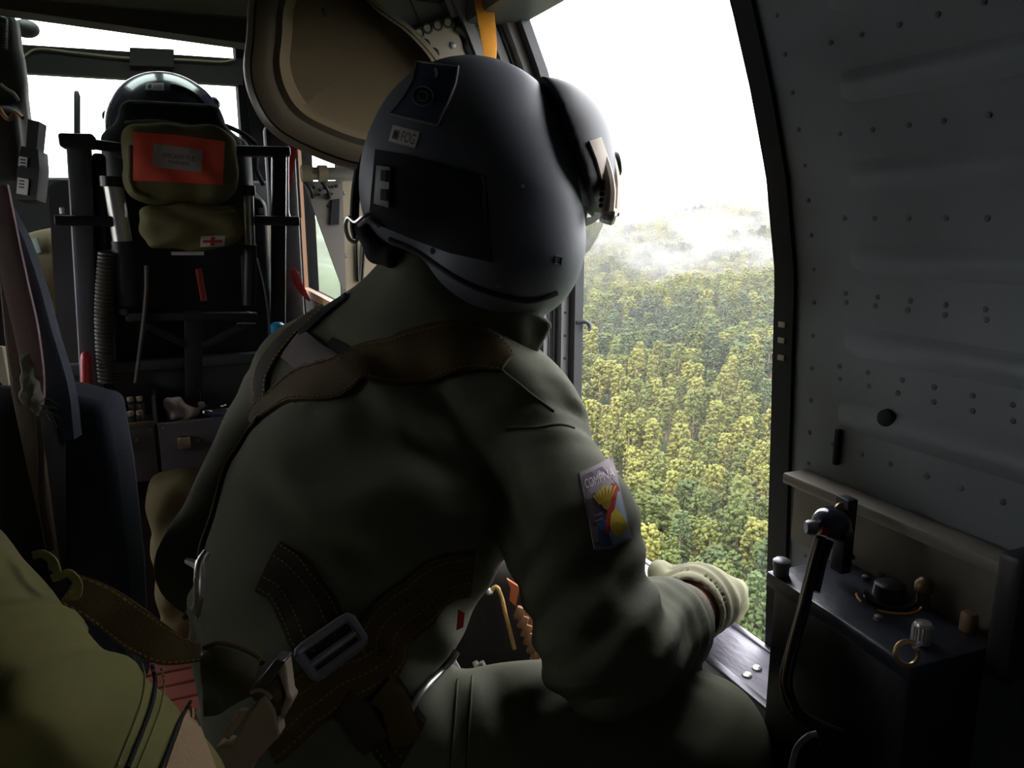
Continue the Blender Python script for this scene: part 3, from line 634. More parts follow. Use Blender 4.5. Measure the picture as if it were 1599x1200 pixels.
# clear visor below the cover
V = []; F = []
for i, (x, y) in enumerate(((905, 345), (912, 365), (916, 385), (912, 398))):
    for j in range(9):
        t = j/8; ang = math.radians(-10+150*t); c = P(820, y, 1.05); V.append(c + RT*(.085+.02*(1 if i == 0 else (.6 if i == 1 else .3 if i == 2 else .1)))*math.sin(ang)*1.0 + FW*(-.09)*math.cos(ang))
vq = []
for i, (x, y, w) in enumerate(((946, 338, .108), (944, 352, .106), (934, 372, .098), (922, 390, .088), (912, 399, .080))):
    for j in range(13):
        ang = math.radians(28+125*j/12); c = P(820, y, 1.04); vq.append(c + RT*w*math.sin(ang) - FW*.085*math.cos(ang))
MBv = MB(); MBv.add(vq, [(i*13+j, i*13+j+1, (i+1)*13+j+1, (i+1)*13+j) for i in range(4) for j in range(12)])
vo = MBv.build('visor_lens', M_visor, shell)
ed = [vq[i*13+12//3] for i in range(5)]; MB().tube([vq[4*13+j] for j in range(13)], .0018, 6).build('visor_rim', M_blackp, shell)
# crest badge, name tape, nape panel
top, bot = [(651, 95), (683, 99), (715, 105)], [(612, 180), (645, 190), (680, 200)]
M_navy = mat('navy_badge', (44, 58, 84), .75, nscale=300, nstr=.3); M_pip = mat('grey_piping', (120, 116, 112), .7)
strapL = [(651, 96), (646, 125), (632, 150), (610, 178)]; strapR = [(716, 104), (712, 130), (700, 160), (684, 196)]
xy = []; nv_ = 12
for j in range(nv_+1):
    l = quadpt(strapL, strapL, j/nv_, 0); r_ = quadpt(strapR, strapR, j/nv_, 0)
    for i in range(9): xy.append(l+(r_-l)*i/8)
hel_s = helm
Apt = march(hel_s, xy, .8, .005); Bpt = Apt-grad(hel_s, Apt)*.005; w = 9; n = len(Apt)
# where the strap stands clear of the shell at its top, keep it on the shell's silhouette
bad = np.abs(hel_s(Apt.astype(np.float32))-.005) > .004
ref = np.median([(p-CAM) @ FW for p in Apt[~bad]])
for i in np.where(bad)[0]: Apt[i] = P(xy[i][0], xy[i][1], 1.0); Bpt[i] = Apt[i]+FW*.006
F = [(j*w+i, (j+1)*w+i, (j+1)*w+i+1, j*w+i+1) for j in range(nv_) for i in range(8)]; rim = list(range(9)) + [j*w+8 for j in range(1, nv_+1)] + [nv_*w+i for i in range(7, -1, -1)] + [j*w for j in range(nv_-1, 0, -1)]
F += [(rim[i], rim[(i+1) % len(rim)], rim[(i+1) % len(rim)]+n, rim[i]+n) for i in range(len(rim))]
bad_ = mk('crest_badge', np.concatenate([Apt, Bpt]), F, M_navy, shell, True, None, 50)
MB().tube([Apt[i] for i in rim]+[Apt[rim[0]]], .0016, 6).build('badge_piping', M_pip, bad_)
cir = [Apt[(nv_*7//10)*w+4]]
ring = march(hel_s, [(661+16*math.cos(t), 150+16*math.sin(t)*.95) for t in np.linspace(0, 6.283, 25)], .8, .0062); MB().tube(ring, .0012, 6, cap=False).build('badge_ring', mat('badge_thread', (96, 92, 92), .8), bad_)
ring = march(hel_s, [(661+8*math.cos(t), 150+8*math.sin(t)*.95) for t in np.linspace(0, 6.283, 17)], .8, .0062); MB().tube(ring, .0010, 6, cap=False).build('badge_ring', MATS['badge_thread'], bad_)
MB().tube(march(hel_s, [(680, 108), (683, 116), (682, 122)], .8, .0062), .002, 6).build('badge_mark', MATS['badge_thread'], bad_)
tp, bt = [(614, 195), (656, 206)], [(607, 220), (648, 231)]
tape = patch('name_tape', helm, tp, bt, .8, .0015, M_white, shell, 8, 6)
text_on('name_text', 'FOG', helm, tp, bt, .8, .0022, (.42, .20, .92, .84), mat('tape_ink', (92, 84, 82), .7), tape)
decal('tape_square', helm, tp, bt, .8, .0022, [(.09, .25), (.30, .25), (.30, .8), (.09, .8)], MATS['tape_ink'], tape); decal('tape_square', helm, tp, bt, .8, .0026, [(.15, .38), (.24, .38), (.24, .66), (.15, .66)], M_ink, tape)
patch('nape_panel', helm, [(586, 233), (640, 243), (700, 258), (760, 275)], [(576, 345), (640, 372), (700, 395), (770, 410)], .8, .0022, M_velc, shell, 16, 14)
hp = patch('vent_plate', helm, [(588, 258), (609, 261)], [(584, 318), (607, 325)], .8, .0035, mat('vent_grey', (86, 84, 86), .5), shell, 6, 10, .002)
for y0 in (262, 292): patch('vent_hole', helm, [(595, y0+3), (604, y0+4)], [(594, y0+20), (603, y0+22)], .8, .001, M_rub, hp, 4, 6, .0065)
MB().tube(march(helm, [(752, 275), (757, 290), (757, 320), (760, 350)], .8, .003), .0014, 6).build('panel_seam', M_black, shell)
MB().lathe(march(helm, [(817, 291)], .8, 0)[0], -FW, [(.0025, -.002), (.0025, .001), (.001, .002)], 8).build('shell_screw', M_steel, shell)
MB().tube(march(helm, [(868, 400), (878, 402), (876, 414), (866, 412), (868, 400)], .8, .0006), .0008, 5).build('scratch_mark', mat('green_mark', (70, 104, 70), .7), shell)
for x, y in ((780, 445), (676, 392)): MB().lathe(march(helm, [(x, y)], .8, 0)[0], -FW, [(.004, -.002), (.0035, .002), (.001, .003)], 10).build('shell_snap', M_gun, shell)
# radio cord at the back of the helmet
cb = thing('helmet_cord', 'looped black radio cord with steel clip behind the near helmet', 'cord', P(560, 350, 1.0)) if False else shell
MB().tube(smoothpath([P(*q) for q in ((568, 242, .985), (562, 262, .98), (556, 300, .985), (554, 350, .98), (558, 372, .985))], 6), [.003]*7+[.006]*18, 8).build('radio_cord', M_rub, cb)
MB().tube(smoothpath([P(*q) for q in ((590, 332, .935), (570, 337, .935), (556, 347, .95), (545, 340, .96), (540, 352, .97), (545, 372, .975), (556, 378, .975), (562, 362, .97))], 7), .0025, 8).build('cord_clip', M_steel, cb)
MB().tube(smoothpath([P(*q) for q in ((562, 352, .95), (575, 345, .935), (592, 352, .93))], 6), .0035, 8).build('cord_clip', M_gun, cb)
sdfobj('chin_strap', U([s_cap(P(566, 358, .97), P(588, 395, .96), .010, .012), s_cap(P(588, 395, .96), P(612, 402, .95), .011, .014)], .01), *bnd([P(560, 350, .97), P(620, 410, .95)], .03), .003, M_velc, cb)
# --- shoulder patch with printed crest
tp, bt = [(905, 738), (928, 728), (957, 713)], [(929, 859), (955, 857), (988, 840)]
M_pp = mat('patch_border', (150, 138, 142), .8, weave=900); sp = patch('arm_patch', body, tp, bt, .6, .0022, M_pp, crew, 14, 18)
def dc(n, uv, rgb, o): return decal(n, body, tp, bt, .6, o, uv, mat('print_%d_%d_%d' % rgb, rgb, .8), sp)
dc('patch_field', [(.10, .05), (.97, .05), (.97, .95), (.06, .95)], (88, 78, 96), .0028)
dc('patch_edge', [(.05, .06), (.24, .06), (.22, .95), (.05, .95)], (108, 98, 104), .0031)
dc('patch_sky', [(.97, .42), (.80, .42), (.40, .97), (.97, .97)], (176, 196, 212), .0031)
dc('patch_sea', [(.20, .97), (.30, .66), (.46, .62), (.55, .97)], (44, 92, 148), .0033)
dc('patch_band', [(.83, .28), (.97, .36), (.66, .70), (.50, .84), (.40, .80)], (206, 52, 52), .0035)
dc('patch_shape', [(.66, .62), (.80, .58), (.93, .74), (.95, .86), (.78, .92), (.62, .88), (.70, .80), (.58, .74)], (226, 200, 52), .0037)
for k in range(7):
    u = .27+k*.10; dc('patch_wing', [(u, .28+.02*abs(k-3)), (u+.075, .27+.02*abs(k-3)), (.60+(k-3)*.045, .46), (.55+(k-3)*.045, .46)], (214, 180, 36), .0036)
dc('patch_wing', [(.47, .45), (.74, .45), (.68, .53), (.60, .56), (.53, .52)], (196, 160, 34), .0038)
dc('patch_script', [(.22, .57), (.46, .55), (.46, .575), (.22, .595)], (140, 132, 144), .0036); dc('patch_script', [(.18, .64), (.42, .62), (.42, .64), (.18, .66)], (140, 132, 144), .0036)
text_on('patch_text', 'COMPNA', body, tp, bt, .6, .0036, (.10, .11, .95, .225), mat('patch_lettering', (214, 200, 204), .8), sp)
# --- harness
def pw(pts): return [P(*q) for q in pts]
strap('harness_strap', pw(((798, 546, .87), (772, 530, .87), (735, 530, .88), (690, 545, .9), (640, 566, .92), (570, 602, .95), (500, 632, .98), (440, 645, 1.0), (395, 660, 1.02))), [.030, .050, .062, .070, .072, .064, .054, .044, .036], .006, M_web, crew, body, 8, stitch=(-.44, .40), smat=M_stit)
strap('harness_strap', pw(((402, 650, .98), (372, 668, .99), (352, 720, .99), (340, 790, .97), (325, 850, .95), (312, 905, .93))), [.030, .040, .044, .044, .04, .035], .006, M_web, crew, body, 8, stitch=(-.44, .44), smat=M_stit)
strap('shoulder_band', pw(((530, 450, 1.0), (505, 464, 1.0), (478, 488, 1.0), (458, 515, 1.0))), .022, .004, M_velc, crew, body, 8)
strap('dark_tab', pw(((500, 560, .97), (525, 580, .96), (550, 604, .95))), .060, .003, M_velc, crew, body, 8)
strap('harness_strap', pw(((498, 470, 1.02), (465, 505, 1.02), (435, 545, 1.02), (410, 590, 1.02), (392, 640, 1.0))), .030, .005, M_webd, crew, body, 8, stitch=(.46, -.46), smat=mat('lit_gold_edge', (176, 132, 50), .7))  # gold thread colour paints the light along this strap's edges
strap('cross_strap', pw(((448, 530, 1.0), (480, 555, .98), (520, 585, .96), (545, 612, .95))), .046, .004, mat('grey_velcro', (112, 104, 100), .9), crew, body, 8)
strap('waist_strap', pw(((392, 880, .8), (425, 915, .78), (470, 965, .76), (515, 1015, .74), (560, 1060, .74), (600, 1110, .74), (650, 1170, .74))), 0.062, .004, M_webd, crew, body, 8, stitch=(-.42, -.2, .2, .42), smat=M_stit)
strap('waist_strap', pw(((745, 905, .84), (700, 945, .79), (640, 990, .76), (580, 1035, .74), (510, 1075, .74), (455, 1110, .74), (400, 1150, .75))), 0.058, .004, M_web, crew, body, 8, off=.006, stitch=(-.4, -.14, .14, .4), smat=M_stit)
strap('keeper_loop', pw(((538, 1110, .74), (560, 1125, .73), (590, 1160, .73))), .03, .006, M_webd, crew, body, 6, off=.010); strap('keeper_loop', pw(((598, 1092, .74), (625, 1120, .73), (640, 1160, .73))), .03, .006, M_web, crew, body, 6, off=.010)
def frame(name, c4, r, m, par):
    pts = []
    for i in range(4):
        a, b_, c_ = np.array(c4[i-1]), np.array(c4[i]), np.array(c4[(i+1) % 4]); pts += [b_+(a-b_)*.12, b_+(a-b_)*.03+(c_-b_)*.03, b_+(c_-b_)*.12]
    pts.append(pts[0]); return MB().tube(pts, r, 8, cap=False).build(name, m, par)
bk = march(body, [(464, 1018), (545, 962), (571, 1002), (494, 1060)], .6, .012); bo = frame('slide_buckle', bk, .0052, M_gun, crew)
mid = [(bk[0]*.42+bk[3]*.58), (bk[1]*.42+bk[2]*.58)]; MB().tube(mid, .004, 8).build('buckle_bar', M_gun, bo)
# small colour tag and pouch corner at the hip
MB().add([P(713, 985, .82), P(716, 952, .82), P(726, 958, .82), P(724, 980, .82), P(713, 985, .826), P(716, 952, .826), P(726, 958, .826), P(724, 980, .826)], [(0, 1, 2, 3), (4, 7, 6, 5), (0, 3, 7, 4), (1, 0, 4, 5), (2, 1, 5, 6), (3, 2, 6, 7)]).build('colour_tag', mat('tag_red', (214, 66, 58), .7), crew)
# ------------------------------------------------------------ cockpit: pilot, seat, pouches
def S(x, y, Y0=2.0): return onY(x, y, Y0)
def post(mb, x0, y0, x1, y1, w, Y0=2.0, dp=.05, bev=.004):
    a, b_ = S(x0, y0, Y0), S(x1, y1, Y0); t = nrm(b_-a); mb.rbox((a+b_)/2, (np.linalg.norm(b_-a)/2, w/2*float(np.linalg.norm(S(1, 0, Y0)-S(0, 0, Y0))), dp/2), (t, np.cross((0, 1, 0), t), (0, 1, 0)), bev=bev); return mb
PXS = float(np.linalg.norm(S(251, 300)-S(250, 300)))
M_post = mat('seat_post_grey', (96, 97, 102), .4, .3, nscale=80, nstr=.1, var=.08); M_arm = mat('seat_armour_dark', (36, 38, 43), .6, nscale=60, nstr=.2)
seat = thing('pilot_seat', 'black armoured pilot seat with tall posts and silver struts', 'seat', (0.02, 2.05, 0))
post(MB(), 124, 225, 147, 640, 40, 2.0, .07, .012).build('seat_post', M_post, seat); post(MB(), 155, 240, 172, 640, 22, 2.03, .05, .008).build('seat_post', M_black, seat)
post(MB(), 436, 235, 434, 640, 28, 2.0, .06, .010).build('seat_post', M_black, seat)
b = MB(); post(b, 95, 221, 150, 222, 26, 1.98, .08, .006); post(b, 148, 226, 195, 232, 18, 2.0, .04, .004); b.build('post_cap', M_black, seat)
b = MB(); post(b, 368, 236, 452, 238, 20, 2.0, .05, .004); b.build('post_cap', M_black, seat)
for (xa, ya, xb, yb) in ((88, 344, 178, 346), (398, 344, 466, 346)):
    b = MB(); post(b, xa, ya, xb, yb, 20, 1.96, .06, .004); o = b.build('clamp', M_blackp, seat); MB().lathe(S(xa+10, 334, 1.96), (0, 0, 1), [(.005, 0), (.005, .012), (.003, .014)], 8).build('clamp_bolt', M_steel, o)
for (x0, y0, x1, y1, w) in ((176, 282, 192, 378, 30), (388, 296, 391, 384, 17)):
    o = MB().tube([S(x0, y0, 1.95), S(x1, y1, 1.95)], w/2*PXS, 18).build('strut', M_steel, seat)
    MB().tube([S(x1, y1-2, 1.95), S(x1+12 if x0 < 200 else x1-2, 476, 1.96)], (w/2+3)*PXS, 18).build('strut_sleeve', M_black, o)
    MB().tube([S(x0-1, y0-6, 1.95), S(x0, y0+10, 1.95)], (w/2+4)*PXS, 18).build('strut_cap', M_blackp, o)
# seat back shell, headrest, wing plate
sdfobj('seat_back', U([s_box(S(297, 470, 2.10), (.20, .04, .26), .03), s_box(S(285, 300, 2.14), (.17, .05, .14), .04)], .03), S(160, 620, 2.10)-[.1, .1, .05], S(440, 160, 2.14)+[.1, .12, .05], .012, M_arm, seat)
sdfobj('headrest', U([s_box(S(270, 192, 2.08), (.112, .05, .045), .03), s_ell(S(272, 224, 2.06), (.155, .06, .058))], .03), S(150, 260, 2.08)-[.05, .1, .05], S(400, 140, 2.08)+[.05, .1, .05], .009, mat('headrest_cover', (38, 40, 40), .9, nscale=60, nstr=.4), seat)
MB().tube(smoothpath([S(x, y, 2.0) for x, y in ((195, 192), (245, 189), (300, 198), (350, 212), (358, 218))]), .004, 8).build('headrest_piping', M_pip, seat)
MB().tube(smoothpath([S(x, y, 2.0) for x, y in ((205, 160), (260, 162), (325, 166))]), .002, 6).build('headrest_piping', M_pip, seat)
pl = [S(*q, 2.06) for q in ((76, 292), (92, 282), (118, 284), (140, 560), (150, 640), (96, 640))]; MB().prism(pl, (0, .03, 0)).build('side_wing', mat('wing_grey', (80, 76, 76), .6, nscale=60, nstr=.15, var=.1), seat, smooth=False)
b = MB(); post(b, 200, 494, 402, 494, 16, 1.95, .03, .003); o = b.build('cross_beam', M_arm, seat)
b = MB(); post(b, 222, 505, 292, 538, 14, 1.95, .025, .002); b.build('beam_brace', M_arm, o); b = MB(); post(b, 392, 503, 318, 540, 14, 1.95, .025, .002); b.build('beam_brace', M_arm, o)
b = MB(); post(b, 302, 486, 303, 620, 34, 1.955, .03, .003); b.build('center_column', M_arm, seat)
b = MB(); post(b, 310, 420, 319, 470, 12, 1.94, .012, .002); b.build('pull_tab', mat('faded_red', (150, 44, 34), .6), seat)
b = MB(); post(b, 268, 396, 319, 396, 7, 1.94, .004, 0); b.build('white_strip', M_white, seat)
b = MB(); post(b, 370, 505, 400, 505, 2, 1.93, .004, 0); b.build('pin', M_steel, seat)
for x, y in ((193, 487), (203, 497), (388, 492)): MB().lathe(S(x, y, 1.945), (0, -1, 0), [(.009, 0), (.008, .006), (.003, .008)], 10).build('bolt', M_gun, seat)
b = MB(); post(b, 208, 390, 215, 470, 3, 1.95, .004, 0); post(b, 378, 400, 380, 466, 3, 1.95, .004, 0); b.build('edge_line', M_post, seat)
# red grip under the seat, hose, cable, chain
def lathepath(name, pts, r, m, lab, cat, group=None):
    o = MB().tube(pts, r, 12).build(name, m, None); return tag(o, lab, cat, group)
lathepath('red_lever', [S(136, 612, 1.93), S(135, 560, 1.93), S(134, 553, 1.93), S(134, 549, 1.93)], [.0125, .0115, .009, .003], M_redd, 'red lever grip standing beside the left seat post', 'lever')
hose = [S(166+2*math.sin(t*.2), 395+t*205, 1.94) for t in np.linspace(0, 1, 30)]; b = MB(); b.tube(hose, .012, 10)
hx_ = []
for i in range(420):
    t = i/419; c = S(168-6*math.sin(t*3.14), 392+t*205, 1.94); a = i/419*2*math.pi*34; hx_.append(c+np.array([.0155*math.cos(a), .0155*math.sin(a), 0]))
tag(MB().tube(hx_, .0038, 6).build('coiled_hose', mat('hose_grey', (92, 86, 80), .5), None), 'ribbed grey coiled hose hanging beside the left seat strut', 'hose')
tag(MB().tube(smoothpath([S(x, y, 1.93) for x, y in ((229, 415), (229, 450), (226, 490), (220, 540), (212, 598))]), .0045, 8).build('seat_cable', mat('cable_grey', (104, 98, 92), .5), None), 'thin grey cable hanging down behind the pilot seat', 'cable')
b = MB()
for k in range(44): b.lathe(S(403+k*.42+4*math.sin(k*.07), 405+k*2.75, 1.93), (0, 0, 1), [(.001, -.003), (.003, -.0015), (.003, .0015), (.001, .003)], 6)
tag(b.build('bead_chain', mat('chain_metal', (110, 110, 112), .35, .8), None), 'fine dark bead chain hanging by the right seat post', 'chain')
# pilot
pil = thing('person', 'pilot with dark glossy helmet seated ahead in the cockpit', 'person', (S(262, 300, 2.35)[0], 2.38, 0))
HC = S(262, 206, 2.34); ph = U([s_ell(HC, (.150, .16, .150)), s_ell(HC+np.array([0, .03, -.07]), (.148, .14, .11))], .04)
po = sdfobj('helmet', ph, HC-[.2, .22, .22], HC+[.2, .22, .22], .007, mat('pilot_helmet', (62, 62, 82), .22, coat=.5), pil)
sdfobj('flight_suit', U([s_cap(HC+[0, 0, -.22], HC+[0, 0, -.10], .075, .07), s_cap(HC+[-.19, 0, -.28], HC+[.19, 0, -.28], .075, .075), s_cap(HC+[0, .02, -.30], HC+[0, .0, -.68], .15, .15, (1, 0, 0), 1.3), s_cap(HC+[.2, 0, -.28], HC+[.25, .12, -.55], .06, .05), s_cap(HC+[.25, .12, -.55], HC+[.16, .36, -.50], .05, .04), s_cap(HC+[-.19, 0, -.29], S(70, 405, 2.36), .075, .066), s_cap(S(70, 405, 2.36), S(64, 445, 2.38), .066, .06), s_cap(S(64, 445, 2.38), S(120, 520, 2.62), .058, .042), s_cap(HC+[.1, .02, -.72], HC+[.12, .42, -.70], .09, .07), s_cap(HC+[-.1, .02, -.72], HC+[-.12, .42, -.70], .09, .07)], .03), HC-[.45, .3, .9], HC+[.45, .6, 0], .012, mat('lit_pilot_suit', (150, 138, 108), .85, weave=700, nscale=30, nstr=.3), pil)  # suit colour lightened to tan for the light from the windshield
MB().rbox(S(58, 384, 2.285), (.008, .003, .020), (nrm(RT+.3*UP), FW, nrm(UP-.3*RT)), bev=.001).build('arm_badge', mat('glint_badge', (150, 170, 160), .7), pil)  # pale badge colour paints the glint on the arm patch
def phm(x, y): return snap(ph, [S(x, y, 2.19)], .002)[0]
MB().tube(snap(ph, smoothpath([S(x, y, 2.2) for x, y in ((268, 117), (300, 124), (325, 138), (342, 160), (352, 182))]), .003), .0045, 8).build('visor_rail', M_blackp, po)
MB().tube(snap(ph, smoothpath([S(x, y, 2.2) for x, y in ((290, 120), (318, 131), (334, 148))]), .004), .003, 8).build('visor_cable', M_steel, po)
for c in (HC+RT*-.148+UP*.035-FW*.02, HC+RT*.118+UP*.085+FW*.02): MB().lathe(c, nrm(c-HC), [(.016, -.03), (.016, .006), (.010, .012)], 12).build('visor_knob', M_blackp, po)
tp, bt = [(229, 130), (256, 129)], [(227, 140), (257, 141)]
lb = patch('helmet_label', ph, tp, bt, 1.9, .002, M_white, po, 6, 4); decal('label_square', ph, tp, bt, 1.9, .0035, [(.12, .2), (.32, .2), (.32, .8), (.12, .8)], M_ink, lb)
for v in (.3, .6): decal('label_line', ph, tp, bt, 1.9, .0035, [(.42, v), (.92, v), (.92, v+.16), (.42, v+.16)], mat('label_grey', (120, 116, 124), .7), lb)
MB().tube(smoothpath([S(x, y, 2.2) for x, y in ((352, 196), (370, 204), (390, 216), (402, 232), (400, 262), (412, 290))]), .006, 8).build('helmet_cord', M_rub, pil)
# distress beacon pouch with orange flap
pc = S(283, 255, 1.93); pouch = thing('beacon_pouch', 'olive pouch with orange red flap and printed label strapped behind headrest', 'pouch', S(283, 318, 1.93))
def pouchobj(name, f, c, pad, h, m, par): return sdfobj(name, f, c-np.array(pad), c+np.array(pad), h, m, par)
pf = s_disp(U([s_box(pc, (88*PXS, .045, 62*PXS), .045), s_box(S(283, 300, 1.94), (70*PXS, .04, 20*PXS), .03)], .02), lambda p: .0025*np.sin(p[:, 0]*70+2*np.sin(p[:, 2]*40)))
pouchobj('pouch_body', pf, pc, (.2, .08, .16), .006, M_olive, pouch)
tp, bt = [(209, 206), (280, 211), (352, 221)], [(208, 282), (280, 285), (348, 289)]
flp = patch('flap', pf, tp, bt, 1.5, .004, M_red, pouch, 14, 10); 
tl_, bl_ = [(241, 224), (317, 234)], [(238, 260), (315, 270)]
lab = patch('flap_label', pf, tl_, bl_, 1.5, .0015, mat('beige_label', (176, 162, 158), .6), flp, 8, 6, .004)
text_on('label_text', 'AIRCREW PLB', pf, tl_, bl_, 1.5, .0062, (.20, .34, .84, .54), mat('label_ink', (74, 64, 74), .7), lab)
text_on('label_text', 'HARNESS', pf, tl_, bl_, 1.5, .0062, (.32, .62, .74, .76), MATS['label_ink'], lab)
MB().tube(snap(pf, smoothpath([S(x, y, 1.88) for x, y in ((196, 225), (196, 270), (206, 305), (230, 318))]), .002), .005, 8).build('pouch_piping', M_olive, pouch)
# first aid pouch
ac = S(300, 352, 1.92); aid = thing('first_aid_pouch', 'olive pouch with small red cross tag hanging below the orange flap pouch', 'pouch', S(300, 392, 1.92))
af = s_disp(U([s_box(ac, (80*PXS, .045, 34*PXS), .035), s_ell(S(300, 368, 1.92), (66*PXS, .045, 24*PXS))], .02), lambda p: .003*np.sin(p[:, 0]*55+3*np.sin(p[:, 2]*50)))
pouchobj('pouch_body', af, ac, (.2, .08, .12), .006, M_olive, aid)
tp, bt = [(314, 369), (352, 368)], [(313, 386), (351, 385)]
tg_ = patch('cross_tag', af, tp, bt, 1.5, .0015, M_white, aid, 5, 4); M_cr = mat('cross_red', (196, 44, 44), .6)
decal('red_cross', af, tp, bt, 1.5, .003, [(.42, .1), (.58, .1), (.58, .9), (.42, .9)], M_cr, tg_); decal('red_cross', af, tp, bt, 1.5, .0032, [(.1, .38), (.9, .38), (.9, .62), (.1, .62)], M_cr, tg_)
MB().tube(snap(af, smoothpath([S(x, y, 1.87) for x, y in ((218, 324), (280, 328), (340, 326), (378, 322))]), .001), .003, 6).build('pouch_seam', M_olive, aid)
# storage chest with two drawers below the seat
Yf = 1.84
chest = thing('storage_chest', 'dark storage chest with two latched drawers under open trays', 'cabinet', (S(200, 750, Yf)[0], Yf+.1, 0))
def fx(x): return S(x, 700, Yf)[0]
zt, zm, zb = .622, .545, .415; zq = S(240, 664, Yf)[2]
M_ch = mat('chest_paint', (92, 87, 90), .5, nscale=80, nstr=.2, var=.12); xL, xR = fx(60), fx(475)
b = MB(); b.box((xL, 2.02, zb), (xR, 2.04, zt+.045), bev=.003).box((xL, Yf+.02, zb), (xR, 2.02, zb+.012)).box((xL, Yf+.02, zb), (xL+.012, 2.03, zt-.03)).box((xR-.012, Yf+.02, zb), (xR, 2.03, zt)).box((fx(244), Yf+.02, zb), (fx(250), 2.03, zt-.02)); b.box((xL, Yf+.02, zq-.022), (xR, 2.02, zq-.016))
b.build('carcass', M_ch, chest, smooth=False)
b = MB(); b.box((xL+.02, 1.93, .0), (xR-.02, 2.04, zb)); b.build('plinth', M_black, chest, smooth=False)
MB().box((xL, 2.0, zt+.02), (xR, 2.03, zt+.046), bev=.004).build('back_rail', M_gun if False else MATS['seat_post_grey'], chest)
for x0, x1, lx in ((fx(130), fx(244), 192), (fx(250), fx(470), 288)):
    dr = MB().box((x0, Yf, zb+.004), (x1, Yf+.02, zq), bev=.003).build('drawer', M_ch, chest); la = S(lx, 690, Yf)
    MB().rbox((la[0], Yf-.006, la[2]), (.0135, .006, .014), bev=.003).rbox((la[0], Yf-.009, la[2]+.010), (.010, .006, .004), bev=.002).build('latch', mat('latch_metal', (186, 168, 148), .35, .7), dr)
    b = MB()
    for u in (.04, .96):
        for z in (zb+.014, zq-.010): b.lathe((x0+(x1-x0)*u, Yf, z), (0, -1, 0), [(.004, 0), (.003, .0015), (.001, .002)], 8)
    b.lathe((la[0]+.028, Yf, la[2]), (0, -1, 0), [(.0035, 0), (.003, .002), (.001, .0025)], 8); b.build('screws', M_gun, dr, kind='stuff')
b = MB(); b.box((fx(128), Yf-.004, zq-.001), (fx(244), Yf+.006, zq+.009), bev=.002); b.build('tray_lip', mat('worn_edge', (112, 96, 78), .5), chest)
# clear vials standing in the left tray
k = 0
M_vl = glassmat('vial_plastic', (205, 195, 180), .35, .12)
for r_ in range(2):
    for i in range(8):
        x = fx(118)+i*(fx(228)-fx(118))/7.4; y = 1.885+.045*r_; z = zq-.016; h = .055 if r_ else .032
        v = MB().lathe((x, y, z), (0, 0, 1), [(.0085, 0), (.0095, .003), (.0095, h-.006), (.006, h-.002), (.006, h)], 12).build('vial', M_vl, None)
        if k: v['group'] = 'clear vials in the open tray'
        tag(v, 'small clear vial standing in the %s row of the open left tray' % ('back' if r_ else 'front'), 'vial', 'clear vials in the tray ' + ('back row' if r_ else 'front row'))
        MB().lathe((x, y, z+h), (0, 0, 1), [(.0068, 0), (.0072, .002), (.0072, .009), (.005, .010)], 12).build('cap', mat('vial_cap', (196, 176, 150), .4, .3), v); k += 1
# crumpled cloth
cc = S(288, 645, 1.90)
cf = s_disp(U([s_ell(S(274, 642, 1.89), (.022, .02, .030)), s_ell(S(292, 648, 1.90), (.020, .02, .022)), s_cap(S(268, 628, 1.89), S(300, 640, 1.90), .012, .008), s_cap(S(296, 655, 1.89), S(318, 630, 1.90), .010, .007)], .012), lambda p: .0035*np.sin(p[:, 0]*170+2.5*np.sin(p[:, 2]*110))+.002*np.sin(p[:, 2]*190))
tag(sdfobj('cloth', cf, cc-.07, cc+.07, .003, mat('pink_grey_cloth', (196, 176, 168), .9, nscale=120, nstr=.3), None), 'crumpled pinkish grey cloth stuffed in the right tray', 'cloth')
tag(MB().tube([S(322, 662, 1.92), S(313, 605, 1.92)], [.004, .003], 8).build('stub_antenna', M_rub, None), 'thin black antenna rod standing in tray beside the cloth', 'antenna')
pk = S(345, 648, 1.90); pkf = s_disp(s_box(pk, (.042, .022, .02), .01), lambda p: .003*np.sin(p[:, 0]*160+2*np.sin(p[:, 1]*120)))
pko = tag(sdfobj('plastic_packet', pkf, pk-.06, pk+.06, .003, glassmat('packet_film', (210, 208, 214), .4, .15), None), 'shiny clear plastic packet with blue print in the right tray', 'packet')
MB().rbox(pk+[0, .004, -.002], (.036, .014, .014), bev=.004).build('packet_filling', mat('packet_white', (186, 182, 188), .6), pko)
for dx in (-.012, .0): MB().rbox(pk+[dx, -.0245, -.001], (.003, .001, .010), ((.8, 0, .5), (0, 1, 0), (-.5, 0, .8))).build('blue_print', mat('blue_print', (46, 74, 170), .6), pko)
# khaki bag below the chest, white glint built as a bent tube
kb = S(285, 800, 1.82); kb[2] = .22; kf = s_disp(s_box(kb, (.07, .06, .22), .04), lambda p: .004*np.sin(p[:, 2]*60+2*np.sin(p[:, 0]*50)))
tag(sdfobj('khaki_bag', kf, kb-[.1, .09, .26], kb+[.1, .09, .26], .008, mat('khaki_cloth', (106, 96, 62), .9, nscale=50, nstr=.4), None), 'khaki cloth bag standing below the drawers behind the crewman', 'bag')
g0 = S(190, 800, 1.88)
tag(MB().tube(smoothpath([g0+np.array(q)*.016 for q in ((-1, 0, -.2), (-.2, 0, .6), (0, 0, .9), (-.3, 0, .2), (.5, 0, -.1), (1.0, 0, -.5))]), .002, 6).build('white_glint', M_white, None), 'small white glint shaped as a bent thread in the shadow below the drawers', 'wire')
bt0 = np.array(S(434, 520, 1.93)); 
bo_ = MB().lathe((bt0[0], 1.93, zq-.016), (0, 0, 1), [(.026, 0), (.028, .004), (.028, .15), (.020, .185), (.0135, .195), (.0135, .205)], 18).build('drink_bottle', M_glass, None)
tag(bo_, 'clear drink bottle with bright cyan cap behind the crewman left shoulder', 'bottle')
